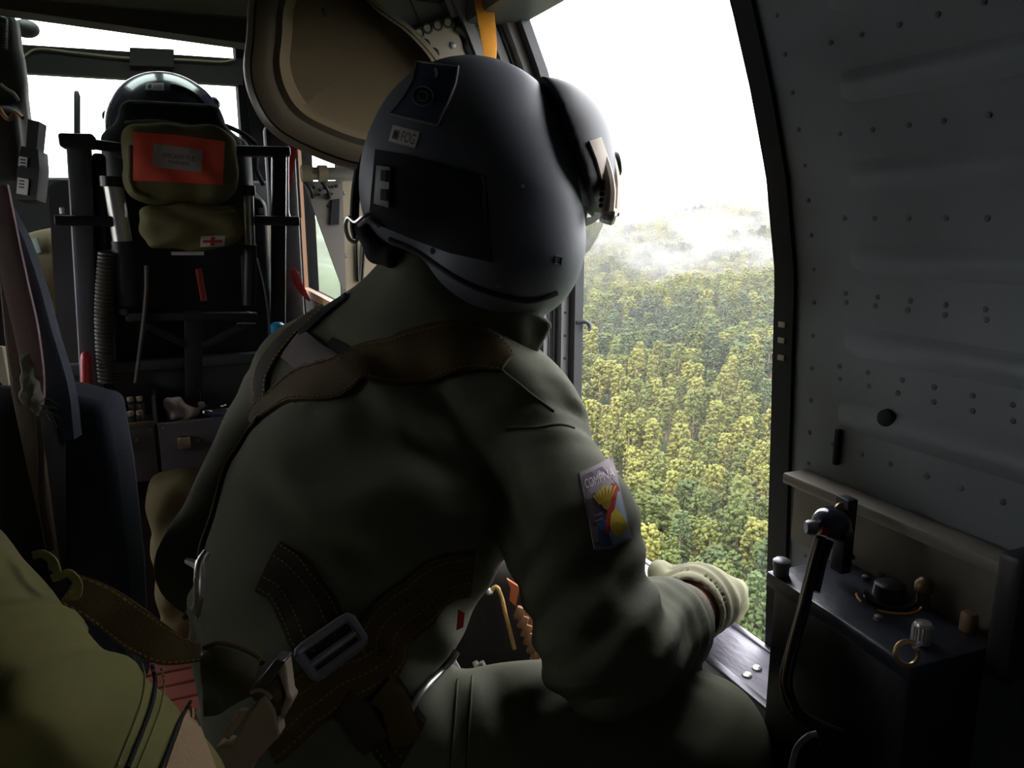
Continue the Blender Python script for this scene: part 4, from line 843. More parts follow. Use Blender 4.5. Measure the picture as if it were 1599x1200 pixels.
zc = bt0[2]-.012; MB().lathe((bt0[0], 1.93, zq-.016), (0, 0, 1), [(.012, .19), (.0165, .195), (.0165, max(.215, zc-zq+.040)), (.010, max(.22, zc-zq+.044))], 16).build('bottle_cap', mat('cyan_plastic', (30, 150, 200), .4), bo_)
# ------------------------------------------------------------ overhead pod, bracket, strap, window post
def loft(name, rings, m, parent=None, caps=(True, True), sharp=35):
    n = len(rings[0]); V = [p for r_ in rings for p in r_]; F = []
    for i in range(len(rings)-1):
        for j in range(n): F.append((i*n+j, i*n+(j+1) % n, (i+1)*n+(j+1) % n, (i+1)*n+j))
    if caps[0]: F.append(tuple(range(n))[::-1])
    if caps[1]: F.append(tuple((len(rings)-1)*n+j for j in range(n)))
    return mk(name, V, F, m, parent, True, None, sharp)
po_ = [(386, 60), (382, 110), (394, 160), (424, 205), (480, 238), (560, 266), (640, 270), (705, 225), (712, 150), (690, 95), (645, 45), (590, 5), (530, -50), (440, -60), (395, -20)]
po_ = smoothpath([np.array((x, y, 0.)) for x, y in po_+[po_[0]]], 5)[:-1]
c0 = np.array((545, 95, 0.)); dpod = 1.22
def pring(s, dz, sx=0, sy=0):
    out = []
    for q in po_:
        w_ = c0+(q-c0)*s; x = w_[0]+sx; y = w_[1]+sy
        out.append(P(x, y, dpod + dz - (y-95)*.0004 + (x-545)*.0002))
    return out
M_pod = mat('pod_bronze_green', (104, 94, 76), .48, nscale=60, nstr=.12, var=.12, vscale=4)
pod = loft('overhead_pod', [pring(.4, .09), pring(.80, .08), pring(.97, .055), pring(1.01, .03), pring(.995, .0), pring(.945, -.014)], M_pod, None, (True, False))
tag(pod, 'large rounded bronze green pod with recessed face hanging from the ceiling', 'pod')
loft('pod_groove', [pring(.945, -.014), pring(.942, -.008), pring(.934, -.008), pring(.930, -.016)], mat('groove_dark', (34, 32, 30), .8), pod, (False, False))
loft('pod_band', [pring(.930, -.016), pring(.84, -.020, 6, -2), pring(.80, -.014, 12, -4), pring(.76, -.018, 16, -6)], M_pod, pod, (False, False))
loft('pod_face', [pring(.76, -.018, 16, -6), pring(.74, -.010, 19, -7), pring(.71, .008, 24, -9), pring(.35, .016, 26, -10), pring(.02, .018, 26, -10)], mat('pod_face_brown', (112, 98, 74), .5, nscale=50, nstr=.15, var=.12, vscale=5), pod, (False, True))
b = MB()
for x, y in ((545, 180), (475, 135), (492, 155), (640, 215), (505, 15), (440, 20)): b.lathe(P(x, y, 1.21), FW*-1, [(.0025, -.02), (.0025, .001), (.001, .002)], 8)
b.build('pod_screws', M_black, pod, kind='stuff')
# riveted bracket plate
M_brk = mat('bracket_primer', (150, 140, 124), .5, nscale=60, nstr=.15, var=.12)
Yb = 1.375
bp = [onY(*q, Yb) for q in ((640, 60), (652, 44), (690, 32), (744, 18), (782, 30), (792, 110), (770, 130), (640, 130))]
brk = MB().prism(bp, (0, .012, 0)).build('bracket_plate', M_brk, None, smooth=False, sharp=30); tag(brk, 'pale riveted bracket plate behind the yellow strap above the helmet', 'bracket')
MB().tube(smoothpath([onY(x, y, Yb-.004) for x, y in ((712, 44), (724, 52), (731, 62), (730, 74), (735, 84), (732, 98))]), .006, 8).build('bracket_bead', M_black, brk)
for k, (x, y) in enumerate(((655, 52), (668, 44), (684, 39), (700, 35), (722, 32), (664, 70), (678, 84))): MB().lathe(onY(x, y, Yb), (0, -1, 0), [(.0095, -.001), (.0105, .001), (.008, .002), (.006, -.0005)], 12).build('lightening_hole', M_black, brk)
for x, y in ((738, 63), (747, 83), (707, 71)): MB().lathe(onY(x, y, Yb), (0, -1, 0), [(.006, 0), (.0055, .004), (.002, .005)], 10).build('rivet', M_gun, brk)
ys = strap('yellow_strap', [P(x, y, 1.27) for x, y in ((752, -30), (757, 10), (762, 50), (765, 80), (764, 110))], [.030, .031, .026, .022, .021], .0022, M_yel, None, None, 6, nv=-FW+.25*RT); tag(ys, 'yellow orange strap hanging from the ceiling above the helmet', 'strap')
ys2 = strap('strap_fold', [P(x, y, 1.283) for x, y in ((764, -20), (768, 30), (771, 70), (769, 110))], .012, .002, mat('yellow_shade_web', (190, 124, 34), .7), ys, None, 6, nv=-FW-.6*RT)
# window post with gusset and cross tube
Yg = 1.37
wp = thing('window_post', 'tan window post with perforated gusset and steel cross tube', 'post', onY(546, 450, Yg)*[1, 1, 0])
wp.location.z = .0
b = MB(); b.prism([onY(*q, Yg) for q in ((531, 284), (566, 284), (610, 460), (610, 900), (541, 900), (541, 460))], (0, .03, 0)); b.build('post', M_tan, wp, smooth=False)
MB().prism([onY(*q, Yg-.008) for q in ((475, 284), (535, 282), (541, 452), (536, 452))], (0, .008, 0)).build('gusset', mat('gusset_grey', (128, 122, 116), .5, nscale=60, nstr=.12), wp, smooth=False)
MB().tube([onY(473, 271, Yg-.03), onY(562, 272, Yg-.03)], .0105, 16).build('cross_tube', M_steel, wp)
for x in (478, 504): 
    o = MB().tube([onY(x-7, 271, Yg-.03), onY(x+7, 271, Yg-.03)], .0135, 16).build('collar', M_tan, wp)
    MB().tube(smoothpath([onY(x-2, 283, Yg-.02), onY(x+8, 296, Yg-.02), onY(x+11, 309, Yg-.012)]), .003, 8).build('collar_lever', M_black, o)
b = MB()
for x, y in ((490, 293), (500, 297), (508, 294), (514, 293), (520, 292), (526, 291), (492, 305), (498, 304), (512, 304), (518, 303), (513, 310), (514, 322)): b.lathe(onY(x, y, Yg-.0085), (0, -1, 0), [(.0028, 0), (.0026, .0012), (.001, .0015)], 8)
b.build('gusset_rivets', M_black, wp, kind='stuff')
MB().prism([onY(*q, Yg-.012) for q in ((519, 312), (531, 310), (530, 351), (516, 351))], (0, .004, 0)).build('black_plate', M_black, wp, smooth=False)
for y in (302, 345, 400): MB().lathe(onY(537+ (y-300)*.03, y, Yg), (0, -1, 0), [(.004, 0), (.003, .002), (.001, .003)], 8).build('screw', M_gun, wp)
MB().tube([onY(558, 380, Yg-.004), onY(560, 440, Yg-.004)], .0025, 6).build('post_groove', M_black, wp); MB().tube([onY(570, 380, Yg-.004), onY(566, 440, Yg-.004)], .0025, 6).build('post_groove', M_black, wp)
# red strap and door lever on the dark cockpit side
rs_ = strap('red_strap', [onY(x, y, 2.25) for x, y in ((454, 205), (456, 235), (453, 270), (451, 300))], [.03, .026, .016, .008], .003, M_redd, None, None, 6, nv=(0, -1, 0)); tag(rs_, 'short red strap beside the right seat post', 'strap')
rs2 = strap('red_strap', [onY(x, y, 2.25) for x, y in ((459, 420), (464, 438), (474, 456), (484, 470))], [.012, .022, .018, .008], .003, mat('bright_red_web', (214, 60, 64), .6), None, None, 6, nv=(0, -1, 0)); tag(rs2, 'curved red strap end low beside the cockpit window', 'strap')
dk = MB().box((.255, 2.30, 0), (.335, 2.36, 1.25), bev=.012).build('door_pillar', mat('pillar_dark', (40, 34, 34), .7), None); struct(dk); dk.name = 'trim_8'
tag(MB().tube(smoothpath([onY(x, y, 2.2) for x, y in ((450, 228), (450, 300), (452, 337), (466, 338))]), .003, 8).build('release_rod', M_steel, None), 'thin bright release rod running down beside the red strap', 'rod')
# ------------------------------------------------------------ left edge: lamp, antenna, handset, rack, copilot, troop seat
lm = thing('dome_lamp', 'small dark round lamp under the ceiling at top left', 'lamp', P(40, 46, 2.15))
sdfobj('lamp_shade', s_ell(P(41, 45, 2.15), (.034, .034, .024)), P(41, 45, 2.15)-.05, P(41, 45, 2.15)+.05, .004, M_greyd, lm)
MB().tube([P(38, 30, 2.15), P(36, 5, 2.15)], .008, 8).build('lamp_stem', M_black, lm)
an = MB().tube([P(121, 225, 2.16), P(121, 150, 2.16), P(120, 143, 2.16)], [.0085, .0085, .006], 10).build('whip_antenna', M_black, None); tag(an, 'black whip antenna standing up behind the left seat post', 'antenna')
hs = thing('radio_handset', 'black handset with two white labels hanging at the left edge', 'handset', P(46, 310, 1.9))
def rb(name, q, d, th, m, par, bev=.004):
    pts = [P(x, y, d) for x, y in q]; return MB().prism(pts, FW*th).build(name, m, par, smooth=False)
rb('handset_neck', ((44, 186), (62, 190), (57, 240), (40, 240)), 1.9, .03, M_black, hs); rb('handset_body', ((34, 228), (60, 234), (62, 262), (57, 312), (24, 312), (28, 250)), 1.89, .04, M_blackp, hs)
for q in (((30, 244), (43, 246), (42, 261), (29, 259)), ((28, 277), (45, 280), (43, 305), (26, 302))):
    o = rb('label_plate', q, 1.885, .003, M_white, hs); x0, y0 = q[0]
    for k in range(3): rb('label_print', ((x0+2, y0+4+k*5), (x0+10, y0+5+k*5), (x0+10, y0+7+k*5), (x0+2, y0+6+k*5)), 1.884, .001, M_ink, o)
rk = thing('equipment_rack', 'dark equipment rack with cables along the upper left edge', 'rack', P(5, 300, 1.95))
sdfobj('rack_body', s_uni([s_box(P(-20, 150, 1.97), (.09, .05, .20), .02), s_box(P(2, 225, 1.95), (.05, .05, .09), .02), s_box(P(-2, 110, 1.96), (.055, .04, .05), .02)], .02), P(-20, 150, 1.97)-.32, P(-20, 150, 1.97)+.32, .012, mat('rack_brown', (54, 48, 44), .7, nscale=60, nstr=.3), rk)
cl = [P(2+8*math.sin(i*.9), 28+i*.55, 1.88)+FW*.012*math.cos(i*.9) for i in range(90)]; MB().tube(cl, .003, 6).build('coil_cord', M_black, rk)
MB().tube(smoothpath([P(*q, 1.88) for q in ((2, 132), (12, 140), (22, 146), (30, 158))]), .004, 8).build('cable', M_pip, rk); MB().tube(smoothpath([P(*q, 1.88) for q in ((0, 170), (8, 182), (16, 186), (24, 176), (36, 184))]), .005, 8).build('cable', mat('copper_brown', (150, 104, 62), .5, .5), rk)
# troop seat
ts = thing('troop_seat', 'dark navy troop seat back with frayed pink strap at left', 'seat', P(90, 905, 1.0)*[1, 1, 0])
M_nav = mat('navy_canvas', (34, 40, 52), .9, weave=500, nscale=60, nstr=.4); M_pink = mat('faded_pink_web', (168, 138, 140), .85, weave=700, var=.08)
bd = [P(*q) for q in ((78, 612, 1.05), (160, 634, 1.05), (178, 740, 1.05), (196, 905, 1.05), (205, 1100, 1.05), (70, 1100, 1.05), (66, 760, 1.05))]
bo2 = MB().prism(bd, FW*.07+[0, 0, .02]); o = bo2.build('seat_back', M_nav, ts, smooth=False); md = o.modifiers.new('b', 'BEVEL'); md.width = .012; md.segments = 3
strap('blue_pad', [P(*q) for q in ((-6, 320, .98), (22, 380, .98), (45, 450, .98), (66, 530, .99), (86, 610, 1.0), (92, 680, 1.02))], [.028, .034, .036, .038, .044, .05], .022, mat('blue_grey_pad', (60, 66, 78), .85, weave=600, nscale=40, nstr=.3), ts, None, 8, nv=-FW)
strap('pink_strap', [P(*q) for q in ((0, 290, .93), (8, 350, .93), (22, 430, .93), (40, 510, .93), (52, 580, .94), (56, 620, .95))], [.02, .026, .030, .030, .026, .022], .005, M_pink, ts, None, 8, nv=-FW)
strap('brown_edge', [P(*q) for q in ((4, 380, .95), (16, 500, .95), (36, 610, .95), (56, 720, .96), (74, 820, .97), (86, 890, .98))], [.010, .014, .026, .022, .014, .012], .008, mat('worn_brown_edge', (112, 96, 82), .8, weave=600, var=.1), ts, None, 8, nv=-FW)
fr_ = s_disp(U([s_cap(P(42, 560, .935), P(50, 620, .94), .007, .011), s_cap(P(50, 620, .94), P(58, 640, .94), .010, .006)], .01), lambda p: .0012*np.sin(p[:, 2]*260+3*np.sin(p[:, 0]*200)))
sdfobj('frayed_padding', fr_, *bnd([P(42, 560, .935), P(60, 640, .94)], .03), .0025, mat('frayed_grey', (122, 120, 106), .95, nscale=300, nstr=.8), ts)
b = MB()
for k in range(9): a = P(62+random.uniform(-6, 8), 628+random.uniform(-6, 14), .938); b.tube(smoothpath([a, a+RT*.010+UP*random.uniform(-.006, .004), a+RT*random.uniform(.016, .026)-UP*random.uniform(.0, .022)], 4), .0005, 4)
b.build('loose_threads', MATS['frayed_grey'], ts, kind='stuff')
MB().tube(smoothpath([P(*q) for q in ((60, 650, .95), (64, 700, .95), (66, 780, .96), (80, 860, .97))]), .004, 8).build('lacing_cord', M_webd, ts)
sc = s_box(P(5, 770, 1.0), (.07, .05, .14), .04, (RT, FW, UP)); cu_ = sdfobj('seat_cushion', sc, P(5, 770, 1.0)-.22, P(5, 770, 1.0)+.22, .009, mat('black_canvas', (26, 25, 24), .9, nscale=60, nstr=.4), ts)
tag(rb('tan_bracket', ((-4, 540), (4, 542), (14, 600), (12, 612), (-4, 590)), 1.25, .02, M_tan, None), 'small tan bracket at the left edge beside the pink strap', 'bracket')
# ------------------------------------------------------------ near left person: green sleeve
np_ = thing('person', 'near person in green fabric with zipped sleeve pocket filling the lower left corner', 'person', P(-60, 1150, .6)*[1, 1, 0])
aA, aB = P(-205, 985, .56), P(140, 1320, .50)
s0 = U([s_cap(aA, aB, .094, .088), s_cap(P(-330, 1030, .62), aA, .12, .094), s_cap(P(-330, 1030, .62), P(-420, 1500, .75), .15, .17)], .03)
adir = nrm(aB-aA).astype(np.float32); BASE = float(march(s0, [(58, 985)], .25)[0] @ adir)
def swr(p):
    def bmp(c, r): q = np.linalg.norm(p-np.array(c, np.float32), axis=1)/r; return np.exp(-q*q)
    s_ = (p @ adir); base = BASE
    d = bmp(march(s0, [(60, 985)], .25)[0], .07)*.007*np.sin((s_-base)*120+.9*np.sin(p[:, 2]*60)) + bmp(march(s0, [(110, 1090)], .25)[0], .07)*.007*np.sin((p @ np.array(UP, np.float32))*120+(p @ np.array(RT, np.float32))*90)
    d += .006*np.exp(-((s_-base+.004+.004*np.sin(p[:, 2]*70))/.006)**2)
    return d + .0015*np.sin(p[:, 0]*60+2*np.sin(p[:, 2]*50))
sl0 = s_disp(s0, swr); lo, hi = bnd([aA, aB, P(-420, 1500, .75), P(-330, 950, .62)], .2)
sdfobj('sleeve', sl0, lo, hi, .0065, M_sleeve, np_)
def onS(pts, off=0.0, n=8): return snap(sl0, np.array(smoothpath([P(*q) for q in pts], n)), off)
zs = [(238, 1040, .42), (243, 1065, .42), (238, 1100, .42), (222, 1145, .42), (200, 1200, .42)]
def sm(pts, off): return march(sl0, [tuple(q[:2]) for q in smoothpath([np.array((x, y, 0.)) for x, y, d in pts], 8)], .3, off)
MB().tube(sm(zs, .001), .0015, 8).build('zip', M_velc, np_)
MB().tube(sm([(x-16, y-4, d) for x, y, d in zs], .0005), .0007, 6).build('zip_seam', M_sleeve, np_); MB().tube(sm([(x+14, y+4, d) for x, y, d in zs], .0005), .0007, 6).build('zip_seam', M_sleeve, np_)
patch('tan_panel', sl0, [(296, 1098), (306, 1112)], [(258, 1205), (340, 1205)], .3, .002, mat('tan_loop_panel', (160, 134, 104), .9, weave=900, nscale=200, nstr=.3), np_, 8, 12)
MB().tube(sm([(298, 1096, 0), (280, 1130, 0), (265, 1170, 0), (250, 1206, 0)], .002), .0013, 8).build('panel_edge', M_velc, np_)
for q in (((52, 862), (68, 860), (84, 872), (90, 893), (82, 898)), ((92, 895), (108, 890), (122, 905), (120, 924), (110, 925))):
    strap('belt_loop', [P(x, y+6, .57) for x, y in q], .006, .002, M_sleeve, np_, None, 6, nv=-FW)
# tether from the crewman: webbing, hook, side release buckle
th = thing('tether', 'brown webbing tether with silver snap hook and large grey buckle', 'tether', P(312, 1022, .70))
strap('webbing', [P(*q) for q in ((108, 920, .62), (160, 945, .63), (215, 985, .66), (262, 1012, .69), (312, 1020, .72))], [.026, .030, .034, .030, .016], .004, M_web, th, None, 8, nv=-FW+.6*UP, stitch=(-.42, .42), smat=M_stit)
hk = MB().tube(smoothpath([P(*q) for q in ((324, 862, .74), (314, 878, .735), (311, 905, .73), (311, 935, .73), (306, 958, .735))]), [.0042]*8+[.0050]*17+[.0046]*8, 10).build('snap_hook', M_steel, th)
MB().tube([P(292, 876, .74), P(303, 880, .737), P(311, 884, .735)], [.0030, .0040, .0050], 8).build('hook_gate', M_steel, hk)
MB().tube(smoothpath([P(*q) for q in ((296, 952, .735), (302, 965, .732), (302, 990, .73), (299, 1006, .73), (306, 1016, .728), (312, 1026, .728))]), .0036, 10).build('hook_eye', M_steel, hk)
MB().tube(smoothpath([P(*q) for q in ((288, 965, .74), (300, 955, .738), (312, 962, .738))]), .003, 8).build('hook_cord', M_web, hk)
def sheet(name, top, bot, bulge, th_, m, par, nu=14, nv=8):
    V = []
    for s_ in (0, 1):
        for j in range(nv+1):
            for i in range(nu+1):
                t = np.array(top); b2 = np.array(bot); k = np.linspace(0, 1, len(t)); a = np.array([np.interp(i/nu, k, t[:, c]) for c in range(3)]); e = np.array([np.interp(i/nu, np.linspace(0, 1, len(b2)), b2[:, c]) for c in range(3)])
                q = a+(e-a)*j/nv; V.append(P(q[0], q[1], q[2]-bulge*math.sin(math.pi*(.15+.7*j/nv))+s_*th_))
    w = nu+1; n = w*(nv+1); F = [(j*w+i, (j+1)*w+i, (j+1)*w+i+1, j*w+i+1) for j in range(nv) for i in range(nu)]; F += [tuple(k+n for k in f[::-1]) for f in F]
    rim = list(range(w)) + [j*w+nu for j in range(1, nv+1)] + [nv*w+i for i in range(nu-1, -1, -1)] + [j*w for j in range(nv-1, 0, -1)]
    F += [(rim[i], rim[(i+1) % len(rim)], rim[(i+1) % len(rim)]+n, rim[i]+n) for i in range(len(rim))]
    return mk(name, V, F, m, par, True, None, 45)
sheet('strap_loop', [(312, 1030, .70), (330, 1010, .69), (362, 1014, .68), (404, 1034, .655)], [(318, 1120, .69), (340, 1118, .68), (368, 1100, .66), (396, 1086, .645)], .020, .004, mat('loop_green_web', (96, 94, 70), .85, weave=2000), th)
MB().tube(smoothpath([P(*q) for q in ((320, 1012, .682), (342, 1004, .675), (372, 1010, .662), (402, 1024, .648), (410, 1036, .64))]), .0026, 8).build('strap_edge', M_web, th)
M_bk = mat('buckle_grey', (140, 124, 102), .4, nscale=120, nstr=.08); dB = .60
def bpr(name, q, d, t, par, m=M_bk, bv=.0018):
    o = MB().prism([P(x, y, d) for x, y in q], FW*t).build(name, m, par, smooth=True, sharp=35); md = o.modifiers.new('b', 'BEVEL'); md.width = bv; md.segments = 2; md.limit_method = 'ANGLE'; return o
bkl = bpr('buckle', ((336, 1168), (352, 1163), (362, 1166), (393, 1108), (404, 1092), (412, 1084), (430, 1110), (437, 1150), (396, 1194), (386, 1215), (330, 1215)), dB, .018, th)
bpr('buckle_cap', ((388, 1084), (430, 1030), (446, 1034), (412, 1086), (398, 1098)), dB-.004, .022, bkl, mat('buckle_dark', (58, 54, 52), .4))
bpr('buckle_frame', ((432, 1044), (446, 1035), (452, 1085), (458, 1094), (440, 1128), (436, 1112), (446, 1090)), dB, .018, bkl)
MB().tube([P(424, 1062, dB+.008), P(442, 1112, dB+.008)], .0068, 14).build('buckle_bar', M_web, bkl)
bpr('buckle_prong', ((345, 1150), (372, 1112), (384, 1112), (382, 1122), (356, 1158)), dB+.003, .010, bkl)
MB().tube(smoothpath([P(*q) for q in ((392, 1082, dB-.006), (404, 1078, dB-.006), (416, 1082, dB-.006), (424, 1092, dB-.006))]), .0016, 6).build('buckle_edge', M_bk, bkl)
# gear seen between the crewman's arm and waist
gb = thing('gear_pouch', 'dark gear pouch with gold cord seen between the crewman arm and waist', 'pouch', P(790, 1060, 1.22)*[1, 1, 0])
gf = s_uni([s_box(P(775, 985, 1.26), (.11, .05, .12), .03, (RT, FW, UP)), s_box(P(790, 1150, 1.30), (.14, .06, .12), .03, (RT, FW, UP))], .02)
sdfobj('pouch_body', gf, P(780, 1060, 1.26)-.28, P(780, 1060, 1.26)+.28, .009, mat('pouch_dark', (34, 28, 24), .85, nscale=60, nstr=.4), gb)
MB().tube(smoothpath([P(*q) for q in ((766, 924, 1.18), (776, 918, 1.18), (784, 934, 1.18), (790, 960, 1.18), (798, 990, 1.18), (804, 1014, 1.18))]), [.004]*12+[.0032]*29, 8).build('gold_cord', mat('gold_cord', (176, 136, 72), .6, nscale=400, nstr=.8), gb)
MB().lathe(P(764, 924, 1.18), RT, [(.004, -.004), (.006, 0), (.004, .006)], 8).build('cord_bead', M_white, gb)
b = MB()
for k in range(7): t = k/6; b.rbox(P(812+30*t, 958+80*t, 1.18), (.007, .006, .010), (nrm(RT-.35*UP), FW, nrm(UP+.35*RT)), bev=.002).rbox(P(824+30*t, 954+80*t, 1.185), (.005, .006, .010), (nrm(RT-.35*UP), FW, nrm(UP+.35*RT)), bev=.002)
b.build('ribbed_edge', mat('leather_brown', (150, 108, 78), .5, nscale=80, nstr=.3), gb, kind='stuff')
MB().prism([P(*q, 1.19) for q in ((792, 905), (812, 918), (806, 948), (796, 938), (798, 920))], FW*.01).build('copper_tab', mat('copper_leather', (176, 96, 58), .5), gb, smooth=False)
# seat the crewman sits on, with curved silver frame tube
cs_ = thing('crew_seat', 'low crew seat with silver tube frame under the seated crewman', 'seat', P(560, 1190, .95)*[1, 1, 0])
zc_ = min(HIPR[2], HIPL[2])-.115
sdfobj('seat_cushion', s_box(np.array([(HIPR+HIPL)[0]/2+.03, (HIPR+HIPL)[1]/2, zc_-.03]), (.23, .21, .045), .03), np.array([(HIPR+HIPL)[0]/2-.23, (HIPR+HIPL)[1]/2-.25, zc_-.09]), np.array([(HIPR+HIPL)[0]/2+.29, (HIPR+HIPL)[1]/2+.25, zc_+.03]), .010, mat('seat_olive', (70, 66, 48), .9, nscale=60, nstr=.3), cs_)
cx, cy = (HIPR+HIPL)[0]/2+.03, (HIPR+HIPL)[1]/2
for sx in (-1, 1):
    for sy in (-1, 1): MB().tube([(cx+sx*.2, cy+sy*.18, zc_-.06), (cx+sx*.2, cy+sy*.18, 0)], .012, 10).build('leg', M_gun, cs_)
MB().tube(march(body, [tuple(v[:2]) for v in smoothpath([np.array((x, y, 0.)) for x, y in ((640, 1110), (660, 1080), (688, 1050), (706, 1030), (714, 1018))], 8)], .5, .006), .0042, 10).build('frame_tube', M_steel, cs_)
MB().tube([P(706, 1034, 1.0), P(722, 1062, 1.0), P(735, 1090, 1.0)], .006, 8).build('frame_brace', M_gun, cs_)
MB().prism([P(*q, 1.02) for q in ((660, 1110), (700, 1040), (722, 1062), (722, 1110))], FW*.02).build('seat_web', mat('gold_canvas', (150, 126, 74), .85, weave=600), cs_, smooth=False)
for x in (742, 752): MB().tube([P(x, 1034, 1.08), P(x+10, 1056, 1.08)], .004, 8).build('frame_pin', M_steel, cs_)
# ------------------------------------------------------------ black battery case at lower right
zt = .615; A_, B_, C_ = onZ(1205, 893, zt), onZ(1425, 1037, zt), onZ(1546, 998, zt)
e1 = nrm((A_-B_)*[1, 1, 0]); e2 = nrm(np.array([e1[1], -e1[0], 0])); LB = float(np.dot(A_-B_, e1)); WB = .098
bx = thing('battery_case', 'black equipment case with knobs on top standing against the sliding door', 'case', (B_+e1*LB/2+e2*WB/2)*[1, 1, 0])
def T(u, v, z=zt): p = B_+e1*u*LB+e2*v*WB; return np.array([p[0], p[1], z])
ax_ = (e1, e2, np.array([0, 0, 1.]))
M_box = mat('case_black', (24, 25, 28), .42, nscale=90, nstr=.25, var=.15, vscale=20)
MB().rbox(T(.5, .5, .405), (LB/2-.002, WB/2-.002, .195), ax_, bev=.006).build('case_body', M_box, bx)
lid = MB().rbox(T(.5, .5, .6065), (LB/2+.004, WB/2+.004, .0085), ax_, bev=.003).build('case_lid', mat('lid_blue_black', (46, 50, 62), .35, nscale=120, nstr=.2), bx)
MB().rbox(T(.5, .5, .105), (LB/2-.01, WB/2-.01, .105), ax_, bev=.003).build('case_stand', M_black, bx)
b = MB()
for k in range(3): b.rbox(T(.34+.14*k, -.004, .47-.008*k), (.009, .0008, .0012), ax_)
b.build('side_marking', mat('worn_gold_print', (70, 60, 38), .7), bx, kind='stuff')
MB().lathe(T(.955, .06), (0, 0, 1), [(.0085, 0), (.0085, .010), (.0095, .010), (.0095, .016), (.007, .018)], 14).build('hex_knob', M_gun, bx)
def tpz(x, y): return onZ(x, y, zt)
MB().lathe(tpz(1440, 946), (0, 0, 1), [(.008, 0), (.006, .004), (.006, .014), (.009, .017), (.009, .024), (.005, .030), (.002, .031)], 16).build('dome_knob', mat('brass_dull', (130, 112, 86), .4, .6), bx)
MB().lathe(tpz(1512, 984), (0, 0, 1), [(.008, 0), (.008, .015), (.006, .018)], 16).build('tan_knob', mat('knob_tan', (132, 104, 84), .5), bx)
b = MB(); b.lathe(tpz(1439, 1003), (0, 0, 1), [(.0085, 0), (.0085, .016), (.007, .020), (.003, .021)], 18)
for k in range(18): a = k*2*math.pi/18; b.rbox(tpz(1439, 1003)+np.array([.0085*math.cos(a), .0085*math.sin(a), .009]), (.0006, .0006, .008))
b.build('silver_knob', M_steel, bx)
rc = P(1417, 1021, np.dot(B_-CAM, FW)-.005); MB().tube([rc+RT*.0105*math.cos(a)+UP*.0105*math.sin(a) for a in np.linspace(.9, 2*math.pi+.35, 24)], .0022, 8).build('pull_ring', mat('ring_brass', (176, 152, 112), .35, .8), bx)
MB().tube([P(1426, 1012, np.dot(B_-CAM, FW)-.004), P(1440, 1005, np.dot(B_-CAM, FW)-.003)], .002, 8).build('ring_tail', M_steel, bx)
dl = MB().lathe(tpz(1388, 938), (0, 0, 1), [(.024, 0), (.024, .004), (.016, .006), (.015, .018), (.012, .020)], 22).build('dial', M_blackp, bx)
cD = tpz(1388, 938); yl = mat('yellow_mark', (196, 142, 44), .6)
MB().tube([cD+np.array([.030*math.cos(a), .030*math.sin(a), .0008]) for a in np.linspace(3.5, 5.5, 16)], .0014, 6).build('dial_arc', yl, dl)
MB().tube([cD+np.array([.030*math.cos(a), .030*math.sin(a), .0008]) for a in np.linspace(2.3, 2.9, 8)], .0014, 6).build('dial_arc', yl, dl)
for x, y in ((1342, 858), (1330, 872), (1376, 900), (1372, 968), (1352, 905)): MB().lathe(tpz(x, y), (0, 0, 1), [(.0045, 0), (.004, .004), (.002, .005)], 10).build('screw', M_gun, bx)
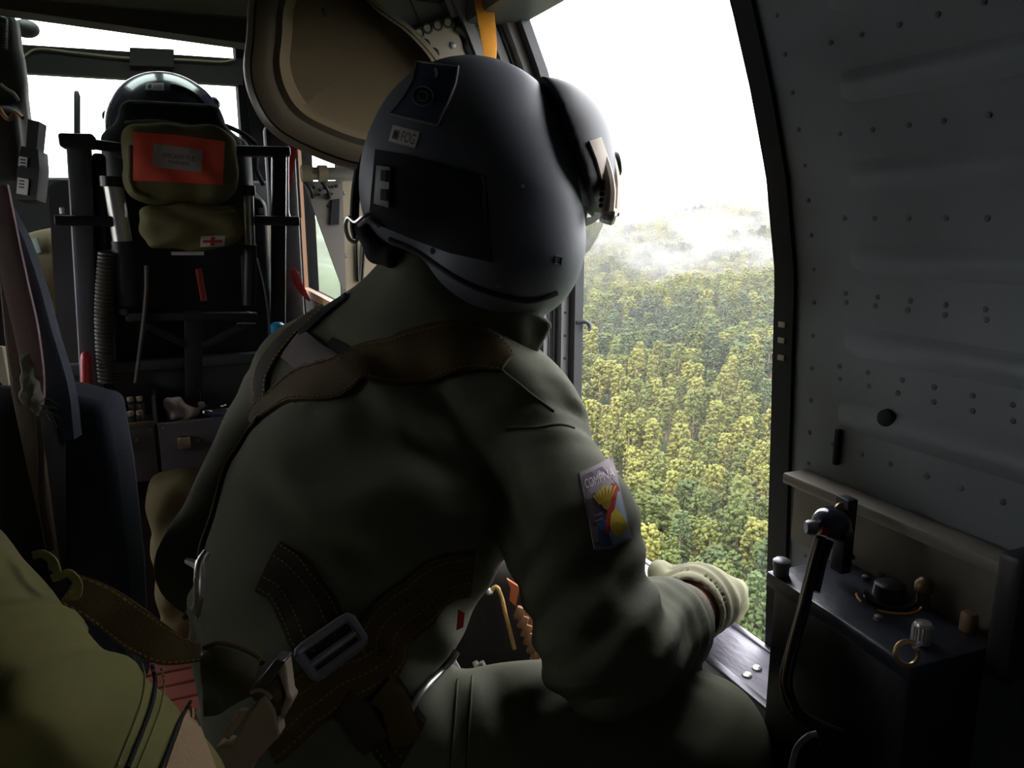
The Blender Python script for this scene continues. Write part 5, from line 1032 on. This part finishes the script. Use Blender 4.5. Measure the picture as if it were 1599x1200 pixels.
# strap post, clamp and cable
hb_ = thing('cable_post', 'black post with red taped cable clamp rising from the equipment case', 'post', T(.8, .62))
d5 = float(np.dot(T(.72, .5)-CAM, FW))
MB().rbox((P(1316, 790, d5)+P(1320, 880, d5))/2, (.009, .007, .042), ax_, bev=.002).build('post', M_black, hb_)
MB().lathe(P(1313, 795, d5-.008), -FW, [(.007, 0), (.007, .004), (.002, .006)], 12).build('post_bolt', mat('bolt_brass', (120, 96, 58), .4, .8), hb_)
sdfobj('clamp_head', s_uni([s_ell(P(1298, 816, d5-.01), (.019, .019, .016)), s_cap(P(1298, 816, d5-.01), P(1316, 830, d5), .013, .012)], .01), P(1300, 820, d5)-.05, P(1300, 820, d5)+.05, .0025, mat('clamp_gloss', (44, 48, 64), .15, coat=.5), hb_)
MB().tube([P(1281, 827, d5-.02), P(1303, 830, d5-.02)], .0058, 12).build('red_tape', mat('red_tape', (190, 34, 60), .5), hb_)
MB().lathe(P(1266, 824, d5-.02), RT, [(.006, -.005), (.008, -.002), (.008, .004), (.004, .008)], 12).build('hinge_knob', M_gun, hb_)
MB().tube(smoothpath([P(*q) for q in ((1282, 840, d5-.02), (1266, 900, d5-.035), (1254, 955, d5-.05), (1236, 1020, d5-.06), (1228, 1070, d5-.065), (1245, 1112, d5-.075), (1280, 1135, d5-.08), (1316, 1150, d5-.085))]), .0062, 10).build('cable', M_blackp, hb_)
MB().tube(smoothpath([P(*q) for q in ((1296, 846, d5-.02), (1284, 880, d5-.03), (1274, 925, d5-.04))]), .0045, 10).build('cable', M_blackp, hb_)
MB().tube(smoothpath([P(*q) for q in ((1278, 842, d5-.026), (1262, 900, d5-.042), (1248, 955, d5-.057), (1231, 1020, d5-.067), (1223, 1070, d5-.072), (1238, 1112, d5-.082))]), .0011, 6).build('cable_wire', mat('tan_wire', (150, 124, 84), .5), hb_)
MB().tube(smoothpath([P(*q) for q in ((1236, 1200, d5-.09), (1244, 1170, d5-.09), (1260, 1152, d5-.09), (1276, 1146, d5-.09))]), .003, 8).build('cable', M_gun, hb_)
# dark bracket behind the case, hanging strap end at top right
rbk = MB().rbox(onX(1588, 960, .66), (.02, .012, .06), bev=.006).build('door_bracket', M_black, None); tag(rbk, 'black door bracket at the right edge behind the equipment case', 'bracket')
hd = P(1570, -10, .80); hg = sdfobj('hanging_pad', s_uni([s_box(hd, (.040, .02, .05), .018, (RT, FW, UP)), s_cap(hd, P(1562, 50, .80), .022, .011)], .015), hd-.09, hd+.09, .004, mat('pad_black_blue', (30, 33, 40), .7), None); tag(hg, 'black padded strap end hanging at the top right corner', 'pad')
MB().tube(smoothpath([P(1562, 58, .80), P(1564, 75, .80), P(1561, 88, .80)]), .002, 6).build('loose_end', M_black, hg)
